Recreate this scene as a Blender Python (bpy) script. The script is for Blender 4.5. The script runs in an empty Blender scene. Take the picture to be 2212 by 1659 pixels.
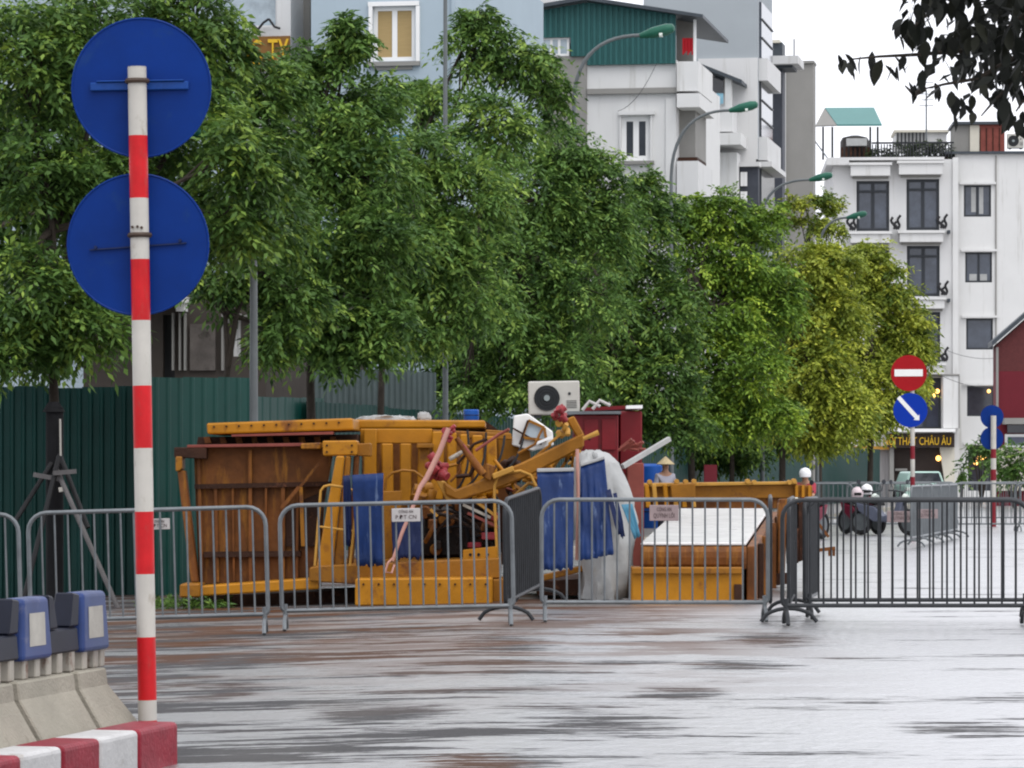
import bpy, bmesh, math, random
import numpy as np
from mathutils import Vector, Matrix, noise as mnoise

R = math.radians
random.seed(7)
scene = bpy.context.scene
COL = scene.collection

# ------------------------------------------------------------------ camera, sky, sun, exposure
CAM_H = 1.35
FPX, U0, V0 = 7869.0, 1106.0, 1022.0          # focal length, principal column and horizon row of the measuring grid
cam_d = bpy.data.cameras.new('camera')
cam = bpy.data.objects.new('camera', cam_d)
COL.objects.link(cam)
cam.location = (0, 0, CAM_H)
cam.rotation_euler = (R(90), 0, 0)
cam_d.sensor_fit = 'HORIZONTAL'
cam_d.sensor_width = 36
cam_d.lens = 36 * FPX / 2212
cam_d.shift_y = (V0 - 829.5) / 2212
cam_d.clip_start = 0.5
cam_d.clip_end = 6000
scene.camera = cam

SUN_EL, SUN_AZ = R(62), R(150)
world = bpy.data.worlds.new('World')
scene.world = world
world.use_nodes = True
wn = world.node_tree.nodes
wl = world.node_tree.links
wn.clear()
wo = wn.new('ShaderNodeOutputWorld')
bg = wn.new('ShaderNodeBackground')
sky = wn.new('ShaderNodeTexSky')
sky.sky_type = 'NISHITA'
sky.sun_disc = False
sky.sun_elevation = SUN_EL
sky.sun_rotation = SUN_AZ
sky.air_density = 1.0
sky.dust_density = 6.0
sky.ozone_density = 1.0
hs = wn.new('ShaderNodeHueSaturation')
hs.inputs['Saturation'].default_value = 0.12
wl.new(sky.outputs[0], hs.inputs['Color'])
cloud = wn.new('ShaderNodeMix')                 # an even overcast layer over the clear sky
cloud.data_type = 'RGBA'
cloud.inputs[0].default_value = 0.85
cloud.inputs[7].default_value = (8.6, 8.75, 9.4, 1)
wl.new(hs.outputs[0], cloud.inputs[6])
wl.new(cloud.outputs[2], bg.inputs['Color'])
bg.inputs['Strength'].default_value = 0.12
wl.new(bg.outputs[0], wo.inputs[0])

sun_d = bpy.data.lights.new('sun', 'SUN')
sun_d.energy = 0.95
sun_d.angle = R(40)
sun_d.color = (1.0, 0.97, 0.93)
sun = bpy.data.objects.new('sun', sun_d)
COL.objects.link(sun)
# direction towards the sun: rotation 0 = +Y, clockwise seen from above
sd = Vector((math.sin(SUN_AZ) * math.cos(SUN_EL), math.cos(SUN_AZ) * math.cos(SUN_EL), math.sin(SUN_EL)))
sun.rotation_euler = sd.to_track_quat('Z', 'Y').to_euler()
sun.location = (0, 0, 60)

scene.view_settings.view_transform = 'Standard'
scene.view_settings.look = 'None'
scene.view_settings.gamma = 1
scene.view_settings.use_curve_mapping = False
scene.view_settings.exposure = 0.62
scene.render.engine = 'CYCLES'
scene.cycles.max_bounces = 6
scene.cycles.filter_width = 2.1


# ------------------------------------------------------------------ helpers
def P(u, v, Y):
    """point of the place seen at column u, row v of the measuring grid, Y metres away"""
    return Vector(((u - U0) * Y / FPX, Y, CAM_H - (v - V0) * Y / FPX))


def gz(x):
    """height of the road surface: level on the right, falling gently to the gutter on the left"""
    return -0.028 * min(max(0.0, -x - 0.3), 6.0)


def G(u, Y):
    p = P(u, V0, Y)
    return Vector((p.x, Y, gz(p.x)))


class MB:
    def __init__(self):
        self.v, self.f, self.m = [], [], []

    def add(self, verts, faces, mi=0):
        o = len(self.v)
        self.v += [tuple(p) for p in verts]
        self.f += [tuple(i + o for i in q) for q in faces]
        self.m += [mi] * len(faces)
        return self

    def box(self, lo, hi, mi=0):
        x0, y0, z0 = lo
        x1, y1, z1 = hi
        if x0 > x1: x0, x1 = x1, x0
        if y0 > y1: y0, y1 = y1, y0
        if z0 > z1: z0, z1 = z1, z0
        return self.add([(x0, y0, z0), (x1, y0, z0), (x1, y1, z0), (x0, y1, z0),
                         (x0, y0, z1), (x1, y0, z1), (x1, y1, z1), (x0, y1, z1)],
                        [(0, 3, 2, 1), (4, 5, 6, 7), (0, 1, 5, 4), (1, 2, 6, 5), (2, 3, 7, 6), (3, 0, 4, 7)], mi)

    def hexa(self, bottom, top, mi=0):
        return self.add(list(bottom) + list(top),
                        [(0, 3, 2, 1), (4, 5, 6, 7), (0, 1, 5, 4), (1, 2, 6, 5), (2, 3, 7, 6), (3, 0, 4, 7)], mi)

    def beam(self, p0, p1, w, h, up=(0, 0, 1), mi=0):
        p0, p1 = Vector(p0), Vector(p1)
        d = (p1 - p0).normalized()
        up = Vector(up)
        if abs(d.dot(up)) > 0.98:
            up = Vector((0, 1, 0))
        s = d.cross(up).normalized() * (w / 2)
        t = s.cross(d).normalized() * (h / 2)
        return self.hexa([p0 - s - t, p0 + s - t, p1 + s - t, p1 - s - t],
                         [p0 - s + t, p0 + s + t, p1 + s + t, p1 - s + t], mi)

    def tube(self, pts, r, n=8, caps=True, closed=False, mi=0):
        pts = [Vector(p) for p in pts]
        k = len(pts)
        rs = r if isinstance(r, (list, tuple)) else [r] * k
        rings = []
        ref = None
        for i, p in enumerate(pts):
            a = pts[(i - 1) % k] if (closed or i > 0) else p
            b = pts[(i + 1) % k] if (closed or i < k - 1) else p
            d = (b - a).normalized()
            if ref is None:
                ref = Vector((0, 0, 1)) if abs(d.z) < 0.9 else Vector((1, 0, 0))
            s = d.cross(ref)
            if s.length < 1e-4:
                s = d.orthogonal()
            s.normalize()
            t = s.cross(d).normalized()
            ref = t
            rings.append([p + (s * math.cos(2 * math.pi * j / n) + t * math.sin(2 * math.pi * j / n)) * rs[i] for j in range(n)])
        vs = [q for ring in rings for q in ring]
        fs = []
        for i in range(k if closed else k - 1):
            a, b = i * n, ((i + 1) % k) * n
            for j in range(n):
                fs.append((a + j, a + (j + 1) % n, b + (j + 1) % n, b + j))
        if caps and not closed:
            fs.append(tuple(range(n - 1, -1, -1)))
            fs.append(tuple((k - 1) * n + j for j in range(n)))
        return self.add(vs, fs, mi)

    def prism(self, poly, ext, mi=0):
        """poly: list of 3-D points in order, ext: extrusion vector"""
        n = len(poly)
        ext = Vector(ext)
        a = [Vector(p) for p in poly]
        b = [p + ext for p in a]
        return self.add(a + b, [tuple(range(n - 1, -1, -1)), tuple(range(n, 2 * n))] +
                        [(i, (i + 1) % n, n + (i + 1) % n, n + i) for i in range(n)], mi)

    def disc(self, c, r, axis, th, n=32, mi=0):
        c = Vector(c)
        ax = Vector(axis).normalized()
        return self.tube([c, c + ax * th], r, n, mi=mi)

    def build(self, name, mats, parent=None, org=None, smooth=False, bevel=0.0, seg=1):
        me = bpy.data.meshes.new(name)
        vs = self.v
        if org is not None:
            ox, oy, oz = org
            vs = [(x - ox, y - oy, z - oz) for x, y, z in vs]
        me.from_pydata(vs, [], self.f)
        if not isinstance(mats, (list, tuple)):
            mats = [mats]
        for m in mats:
            me.materials.append(m)
        if len(mats) > 1:
            me.polygons.foreach_set('material_index', self.m)
        bm = bmesh.new()
        bm.from_mesh(me)
        bmesh.ops.recalc_face_normals(bm, faces=bm.faces)
        bm.to_mesh(me)
        bm.free()
        if smooth:
            me.polygons.foreach_set('use_smooth', [True] * len(me.polygons))
            try:
                me.set_sharp_from_angle(angle=R(40))
            except Exception:
                pass
        me.update()
        o = bpy.data.objects.new(name, me)
        COL.objects.link(o)
        if parent is not None:
            o.parent = parent
        if bevel > 0:
            md = o.modifiers.new('bevel', 'BEVEL')
            md.width = bevel
            md.segments = seg
            md.limit_method = 'ANGLE'
            md.angle_limit = R(35)
        return o


def tag(o, label=None, cat=None, group=None, kind=None):
    if label: o['label'] = label
    if cat: o['category'] = cat
    if group: o['group'] = group
    if kind: o['kind'] = kind
    return o


def root(name, loc, label, cat, group=None, rot=(0, 0, 0)):
    o = bpy.data.objects.new(name, None)
    o.empty_display_size = 0.3
    COL.objects.link(o)
    o.location = loc
    o.rotation_euler = rot
    return tag(o, label, cat, group)


def copy_tree(o, parent=None):
    c = o.copy()
    COL.objects.link(c)
    if parent is not None:
        c.parent = parent
    for ch in list(o.children):
        copy_tree(ch, c)
    return c


# ------------------------------------------------------------------ materials
def mat(name, col, rough=0.6, var=0.18, scale=2.0, metal=0.0, bump=0.0, bscale=40.0, dirt=None, spec=0.22,
        stretch=(1, 1, 1), emit=None, coat=0.0):
    m = bpy.data.materials.new(name)
    m.use_nodes = True
    nt = m.node_tree
    N, L = nt.nodes, nt.links
    b = N['Principled BSDF']
    b.inputs['Roughness'].default_value = rough
    b.inputs['Metallic'].default_value = metal
    b.inputs['Specular IOR Level'].default_value = spec
    if coat:
        b.inputs['Coat Weight'].default_value = coat
        b.inputs['Coat Roughness'].default_value = 0.36
        b.inputs['Coat IOR'].default_value = 3.4
    tc = N.new('ShaderNodeTexCoord')
    oi = N.new('ShaderNodeObjectInfo')
    mu = N.new('ShaderNodeMath'); mu.operation = 'MULTIPLY'; mu.inputs[1].default_value = 17.0
    L.new(oi.outputs['Random'], mu.inputs[0])
    ad = N.new('ShaderNodeVectorMath'); ad.operation = 'ADD'
    L.new(tc.outputs['Object'], ad.inputs[0])
    L.new(mu.outputs[0], ad.inputs[1])
    mp = N.new('ShaderNodeMapping')
    mp.inputs['Scale'].default_value = stretch
    L.new(ad.outputs[0], mp.inputs[0])
    n1 = N.new('ShaderNodeTexNoise')
    n1.inputs['Scale'].default_value = scale
    n1.inputs['Detail'].default_value = 5
    n1.inputs['Roughness'].default_value = 0.65
    L.new(mp.outputs[0], n1.inputs['Vector'])
    mr = N.new('ShaderNodeMapRange')
    mr.inputs[1].default_value = 0.3; mr.inputs[2].default_value = 0.7
    L.new(n1.outputs[0], mr.inputs[0])
    mx = N.new('ShaderNodeMix'); mx.data_type = 'RGBA'
    mx.inputs[6].default_value = (*[c * (1 - var) for c in col], 1)
    mx.inputs[7].default_value = (*[min(1, c * (1 + var)) for c in col], 1)
    L.new(mr.outputs[0], mx.inputs[0])
    out = mx.outputs[2]
    if dirt:
        dcol, amount, dscale = dirt[:3]
        dst = dirt[3] if len(dirt) > 3 else (1, 1, 1)
        mp2 = N.new('ShaderNodeMapping')
        mp2.inputs['Scale'].default_value = dst
        mp2.inputs['Location'].default_value = (3.7, 1.3, 5.1)
        L.new(ad.outputs[0], mp2.inputs[0])
        n2 = N.new('ShaderNodeTexNoise')
        n2.inputs['Scale'].default_value = dscale
        n2.inputs['Detail'].default_value = 6
        n2.inputs['Roughness'].default_value = 0.7
        L.new(mp2.outputs[0], n2.inputs['Vector'])
        r2 = N.new('ShaderNodeMapRange')
        c0 = 0.72 - 0.4 * amount
        r2.inputs[1].default_value = c0; r2.inputs[2].default_value = c0 + 0.14
        L.new(n2.outputs[0], r2.inputs[0])
        m2 = N.new('ShaderNodeMix'); m2.data_type = 'RGBA'
        m2.inputs[7].default_value = (*dcol, 1)
        L.new(r2.outputs[0], m2.inputs[0])
        L.new(out, m2.inputs[6])
        out = m2.outputs[2]
    L.new(out, b.inputs['Base Color'])
    if bump:
        nb = N.new('ShaderNodeTexNoise')
        nb.inputs['Scale'].default_value = bscale
        nb.inputs['Detail'].default_value = 3
        L.new(mp.outputs[0], nb.inputs['Vector'])
        bp = N.new('ShaderNodeBump')
        bp.inputs['Strength'].default_value = bump
        bp.inputs['Distance'].default_value = 0.02
        L.new(nb.outputs[0], bp.inputs['Height'])
        L.new(bp.outputs[0], b.inputs['Normal'])
    if emit:
        b.inputs['Emission Color'].default_value = (*emit[0], 1)
        b.inputs['Emission Strength'].default_value = emit[1]
    return m


def glass_mat(name, col, rough=0.06):
    return mat(name, col, rough, 0.35, 1.3, spec=0.6)


def leaf_mat(name, dark, mid, light, trans=0.26):
    m = bpy.data.materials.new(name)
    m.use_nodes = True
    N, L = m.node_tree.nodes, m.node_tree.links
    b = N['Principled BSDF']
    b.inputs['Roughness'].default_value = 0.55
    b.inputs['Specular IOR Level'].default_value = 0.22
    at = N.new('ShaderNodeAttribute'); at.attribute_name = 'tint'
    cr = N.new('ShaderNodeValToRGB')
    cr.color_ramp.elements[0].color = (*dark, 1)
    cr.color_ramp.elements[1].color = (*light, 1)
    e = cr.color_ramp.elements.new(0.5); e.color = (*mid, 1)
    L.new(at.outputs['Fac'], cr.inputs[0])
    L.new(cr.outputs[0], b.inputs['Base Color'])
    t = N.new('ShaderNodeBsdfTranslucent')
    L.new(cr.outputs[0], t.inputs['Color'])
    mix = N.new('ShaderNodeMixShader')
    mix.inputs[0].default_value = trans
    L.new(b.outputs[0], mix.inputs[1]); L.new(t.outputs[0], mix.inputs[2])
    L.new(mix.outputs[0], N['Material Output'].inputs[0])
    return m


M = {}
M['yellow'] = mat('yellow_paint', (0.36, 0.150, 0.006), 0.42, 0.16, 2.5, dirt=((0.16, 0.055, 0.012), 0.38, 3.0), bump=0.1)
M['ochre'] = mat('ochre_and_shaded_yellow', (0.24, 0.098, 0.007), 0.5, 0.2, 3.0, dirt=((0.10, 0.036, 0.012), 0.45, 3.5), bump=0.15)  # ochre parts, and the yellow column's shaded side put into colour
M['gold'] = mat('pale_yellow_paint', (0.42, 0.22, 0.04), 0.45, 0.15, 3.0, dirt=((0.2, 0.08, 0.02), 0.35, 4.0))
M['rust'] = mat('rusty_plate', (0.125, 0.043, 0.009), 0.62, 0.5, 2.2, dirt=((0.27, 0.11, 0.012), 0.46, 2.6, (2.2, 1, 0.35)), bump=0.25, bscale=25)
M['rust_dark'] = mat('dark_rust', (0.030, 0.011, 0.005), 0.7, 0.4, 4.0, dirt=((0.12, 0.045, 0.02), 0.35, 6.0), bump=0.4)
M['engine'] = mat('oily_machinery', (0.018, 0.010, 0.007), 0.45, 0.5, 6.0, dirt=((0.12, 0.06, 0.03), 0.35, 8.0), bump=0.5)
M['galv'] = mat('galvanised_steel', (0.135, 0.147, 0.155), 0.38, 0.2, 6.0, metal=0.35)
M['galv_dark'] = mat('dark_and_backlit_steel', (0.028, 0.030, 0.033), 0.45, 0.25, 6.0, metal=0.3)  # steel darkened for the barriers' backlit look; also small dark metal parts
M['lamp_pole'] = mat('grey_lamp_post', (0.115, 0.128, 0.132), 0.45, 0.12, 3.0)
M['lamp_green'] = mat('green_lamp_housing', (0.016, 0.095, 0.062), 0.35, 0.15, 3.0)
M['lens'] = mat('lamp_lens', (0.6, 0.65, 0.6), 0.2, 0.05)
M['blue_sign'] = mat('blue_sign_back', (0.0005, 0.024, 0.165), 0.45, 0.14, 3.0, dirt=((0.006, 0.034, 0.15), 0.36, 7.0), spec=0.12)
M['bracket_blue'] = mat('blue_bracket_paint', (0.004, 0.045, 0.22), 0.45, 0.2, 9.0)
M['blue_face'] = mat('blue_sign_face', (0.0005, 0.028, 0.30), 0.4, 0.06, 3.0, spec=0.12)
M['red_face'] = mat('red_sign_face', (0.30, 0.006, 0.010), 0.4, 0.06, 3.0, spec=0.12)
M['white_face'] = mat('white_sign_face', (0.72, 0.72, 0.70), 0.45, 0.05)
M['band_white'] = mat('pole_white_paint', (0.46, 0.44, 0.40), 0.5, 0.08, 4.0, dirt=((0.30, 0.26, 0.21), 0.36, 12.0, (1, 1, .5)))
M['band_red'] = mat('pole_red_paint', (0.48, 0.010, 0.014), 0.45, 0.2, 5.0, dirt=((0.36, 0.035, 0.03), 0.42, 11.0, (1, 1, .5)))
M['band_maroon'] = mat('pole_dark_red_paint', (0.18, 0.012, 0.02), 0.5, 0.14, 5.0)
M['clamp'] = mat('rusty_clamp', (0.06, 0.04, 0.03), 0.6, 0.3, 9.0)
M['concrete'] = mat('concrete_block', (0.27, 0.25, 0.205), 0.85, 0.14, 3.5, dirt=((0.16, 0.14, 0.11), 0.32, 5.0, (1, 1, 0.4)), bump=0.35, bscale=60)
M['kerb_white'] = mat('kerb_white_paint', (0.46, 0.455, 0.45), 0.55, 0.12, 6.0, dirt=((0.3, 0.27, 0.24), 0.32, 9.0), bump=0.2)
M['kerb_red'] = mat('kerb_red_paint', (0.21, 0.012, 0.024), 0.5, 0.2, 6.0, dirt=((0.45, 0.2, 0.19), 0.22, 9.0), bump=0.2)
M['plastic_blue'] = mat('blue_plastic', (0.020, 0.040, 0.135), 0.42, 0.18, 4.0, dirt=((0.09, 0.10, 0.17), 0.3, 6.0))
M['plastic_dark'] = mat('dark_blue_plastic', (0.006, 0.008, 0.018), 0.5, 0.25, 4.0)
M['sticker'] = mat('worn_reflective_sticker', (0.34, 0.325, 0.29), 0.55, 0.15, 9.0)
M['post_white'] = mat('rust_stained_white_post', (0.34, 0.315, 0.27), 0.6, 0.15, 5.0, dirt=((0.12, 0.05, 0.025), 0.45, 9.0, (1, 1, 0.5)))
M['fence_green'] = mat('green_corrugated_steel', (0.005, 0.050, 0.040), 0.45, 0.14, 1.5, dirt=((0.008, 0.035, 0.03), 0.3, 3.0, (1, 1, 0.3)))  # lighter copy of the fence green: an angled section's light put into colour
M['fence_dark'] = mat('dark_green_corrugated_steel', (0.004, 0.034, 0.029), 0.5, 0.15, 1.5)
M['fence_pale'] = mat('pale_corrugated_steel', (0.075, 0.10, 0.10), 0.5, 0.15, 1.5)
M['black_wrap'] = mat('black_wrapping', (0.005, 0.005, 0.006), 0.85, 0.3, 6.0)
M['prop'] = mat('dark_wooden_prop', (0.010, 0.010, 0.011), 0.6, 0.3, 6.0)
M['prop_grey'] = mat('grey_wooden_prop', (0.085, 0.08, 0.08), 0.6, 0.2, 6.0)
M['bark'] = mat('tree_bark', (0.035, 0.028, 0.022), 0.9, 0.3, 8.0, bump=0.5)
M['tarp_blue'] = mat('blue_tarpaulin', (0.006, 0.024, 0.100), 0.5, 0.3, 3.0, dirt=((0.12, 0.17, 0.28), 0.36, 2.6, (4.0, 4.0, 0.45)), bump=0.2, bscale=14)
M['tarp_navy'] = mat('navy_sheet', (0.006, 0.014, 0.060), 0.5, 0.2, 3.0)
M['tarp_white'] = mat('white_tarpaulin', (0.33, 0.335, 0.33), 0.55, 0.12, 2.5, dirt=((0.28, 0.26, 0.22), 0.33, 4.0), bump=0.35, bscale=12)
M['tarp_cyan'] = mat('cyan_print', (0.06, 0.20, 0.30), 0.5, 0.15, 3.0)
M['ac_white'] = mat('air_conditioner_casing', (0.44, 0.43, 0.39), 0.5, 0.08, 3.0, dirt=((0.35, 0.3, 0.24), 0.25, 6.0))
M['ac_dark'] = mat('air_conditioner_grille', (0.022, 0.024, 0.026), 0.5, 0.2, 6.0)
M['ac_hub'] = mat('fan_hub', (0.22, 0.25, 0.25), 0.5, 0.1)
M['red_paint'] = mat('dark_red_paint', (0.14, 0.008, 0.012), 0.38, 0.2, 2.5, dirt=((0.06, 0.012, 0.012), 0.3, 3.0))
M['red_brown'] = mat('red_brown_primer', (0.19, 0.048, 0.036), 0.55, 0.2, 4.0)
M['hydraulic'] = mat('red_hydraulic_joint', (0.24, 0.03, 0.035), 0.4, 0.3, 8.0, dirt=((0.06, 0.015, 0.015), 0.35, 10.0))
M['pink_pole'] = mat('faded_pink_pole', (0.42, 0.22, 0.18), 0.5, 0.12, 5.0)
M['cabinet'] = mat('white_cabinet', (0.66, 0.66, 0.64), 0.4, 0.08, 3.0, dirt=((0.3, 0.27, 0.24), 0.22, 5.0))
M['wet_top'] = mat('wet_slab_top_sky_white', (0.62, 0.61, 0.60), 0.22, 0.12, 2.5, dirt=((0.28, 0.26, 0.25), 0.34, 6.0), spec=0.7)  # white base stands in for the sky mirrored in the wet surface
M['barrel'] = mat('blue_barrel', (0.01, 0.075, 0.33), 0.4, 0.1)
M['steel_bar'] = mat('bare_steel_bar', (0.33, 0.33, 0.32), 0.4, 0.15, 5.0)
M['wall_white'] = mat('white_render', (0.60, 0.60, 0.59), 0.85, 0.03, 0.8, dirt=((0.44, 0.435, 0.41), 0.36, 1.1, (2.5, 1, 0.16)))
M['wall_white2'] = mat('white_painted_wall', (0.57, 0.57, 0.565), 0.85, 0.03, 0.6, dirt=((0.42, 0.415, 0.39), 0.36, 1.0, (2.5, 1, 0.16)))
M['wall_blue'] = mat('pale_blue_render', (0.34, 0.41, 0.46), 0.85, 0.04, 0.7, dirt=((0.28, 0.34, 0.38), 0.2, 1.0, (1.5, 1, 0.3)))
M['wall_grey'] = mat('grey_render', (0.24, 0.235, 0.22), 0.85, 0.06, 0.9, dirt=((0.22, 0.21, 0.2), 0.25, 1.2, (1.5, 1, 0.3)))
M['wall_cool'] = mat('cool_grey_render', (0.32, 0.35, 0.37), 0.85, 0.04, 0.5, dirt=((0.34, 0.36, 0.38), 0.25, 0.7, (1.5, 1, 0.3)))
M['wall_slate'] = mat('slate_cladding', (0.05, 0.055, 0.068), 0.6, 0.2, 2.0)
M['wall_cream'] = mat('cream_pillar', (0.55, 0.52, 0.44), 0.8, 0.06, 1.5)
M['wall_red'] = mat('red_painted_wall', (0.125, 0.012, 0.020), 0.7, 0.08, 1.5)
M['wall_brick'] = mat('dull_red_brick', (0.095, 0.026, 0.026), 0.8, 0.15, 8.0)
M['stucco'] = mat('stained_stucco', (0.10, 0.088, 0.08), 0.85, 0.4, 2.5, dirt=((0.04, 0.035, 0.03), 0.4, 3.0))
M['wall_brown'] = mat('brown_grey_facade', (0.055, 0.046, 0.040), 0.85, 0.2, 1.2)
M['shed_green'] = mat('green_shed_cladding', (0.025, 0.100, 0.098), 0.55, 0.1, 1.0)
M['roof_teal'] = mat('teal_sheet_roof', (0.06, 0.175, 0.165), 0.45, 0.06, 1.0)
M['roof_dark'] = mat('dark_roof_edge', (0.05, 0.06, 0.07), 0.5, 0.15)
M['white_frame'] = mat('white_window_frame', (0.74, 0.74, 0.73), 0.5, 0.03)
M['dark_frame'] = mat('dark_window_frame', (0.03, 0.034, 0.04), 0.45, 0.1)
M['glass_dark'] = glass_mat('dark_glass', (0.035, 0.038, 0.046))
M['glass_blue'] = glass_mat('blue_glass', (0.045, 0.055, 0.075))
M['glass_pale'] = glass_mat('pale_glass', (0.32, 0.38, 0.42))
M['blind'] = mat('tan_blind', (0.36, 0.26, 0.12), 0.8, 0.08, 3.0, stretch=(1, 1, 14))
M['curtain'] = mat('grey_curtain', (0.26, 0.25, 0.25), 0.8, 0.3, 2.5, stretch=(3, 1, 0.2))
M['sign_yellow'] = mat('yellow_letters', (0.72, 0.44, 0.03), 0.5, 0.05)
M['sign_dark'] = mat('dark_sign_board', (0.03, 0.02, 0.016), 0.5, 0.2)
M['sign_brown'] = mat('brown_sign_board', (0.20, 0.10, 0.03), 0.5, 0.15)
M['ink'] = mat('dark_ink', (0.07, 0.045, 0.045), 0.6, 0.1)
M['plate'] = mat('grey_white_plate', (0.40, 0.38, 0.37), 0.5, 0.08, 4.0)
M['plate_dark'] = mat('pinkish_plate', (0.26, 0.20, 0.20), 0.5, 0.12, 4.0)
M['warm_lamp'] = mat('warm_lamp', (0.9, 0.6, 0.25), 0.5, 0.02, emit=((1.0, 0.50, 0.12), 2.2))
M['cloth_red'] = mat('red_cloth', (0.50, 0.02, 0.03), 0.8, 0.1)
M['cloth_blue'] = mat('pale_blue_laundry', (0.22, 0.42, 0.52), 0.8, 0.15, 4.0)
M['tank'] = mat('dark_water_tank', (0.035, 0.03, 0.028), 0.5, 0.3, 3.0)
M['plant'] = leaf_mat('pot_plant_leaf', (0.03, 0.045, 0.02), (0.05, 0.075, 0.03), (0.09, 0.11, 0.04), 0.2)
M['shirt'] = mat('pale_lavender_shirt', (0.34, 0.33, 0.38), 0.8, 0.1)
M['shirt_red'] = mat('red_shirt', (0.32, 0.04, 0.06), 0.8, 0.1)
M['trousers'] = mat('dark_trousers', (0.02, 0.02, 0.028), 0.8, 0.1)
M['skin'] = mat('skin', (0.36, 0.20, 0.13), 0.55, 0.08)
M['straw'] = mat('straw_hat', (0.42, 0.34, 0.20), 0.8, 0.15, 12.0)
M['helmet_white'] = mat('white_helmet', (0.75, 0.75, 0.76), 0.25, 0.03)
M['helmet_pink'] = mat('pale_pink_helmet', (0.62, 0.52, 0.54), 0.3, 0.05)
M['tyre'] = mat('tyre_rubber', (0.015, 0.015, 0.016), 0.8, 0.2)
M['bike_red'] = mat('maroon_fairing', (0.14, 0.012, 0.03), 0.3, 0.1)
M['bike_dark'] = mat('dark_fairing', (0.03, 0.033, 0.04), 0.35, 0.15)
M['bike_blue'] = mat('slate_blue_fairing', (0.10, 0.11, 0.15), 0.35, 0.15)
M['iron'] = mat('cast_iron', (0.17, 0.165, 0.155), 0.5, 0.25, 8.0)
M['black_iron'] = mat('black_ironwork', (0.02, 0.02, 0.022), 0.5, 0.2)
M['car_mint'] = mat('pale_mint_paint', (0.42, 0.60, 0.53), 0.3, 0.05)
M['leaf_a'] = leaf_mat('leaves_deep_green', (0.018, 0.046, 0.011), (0.080, 0.158, 0.032), (0.28, 0.39, 0.06))
M['leaf_b'] = leaf_mat('leaves_mid_green', (0.021, 0.055, 0.013), (0.105, 0.200, 0.042), (0.32, 0.44, 0.085))
M['leaf_c'] = leaf_mat('leaves_fresh_green', (0.030, 0.075, 0.012), (0.160, 0.270, 0.035), (0.42, 0.54, 0.06))
M['leaf_y'] = leaf_mat('leaves_yellow_green', (0.075, 0.125, 0.018), (0.30, 0.35, 0.045), (0.56, 0.56, 0.07))
M['leaf_backlit'] = leaf_mat('leaves_backlit_silhouette', (0.003, 0.004, 0.003), (0.006, 0.008, 0.005), (0.016, 0.017, 0.009), 0.08)  # near-black leaf colour carries the backlit silhouette


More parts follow.
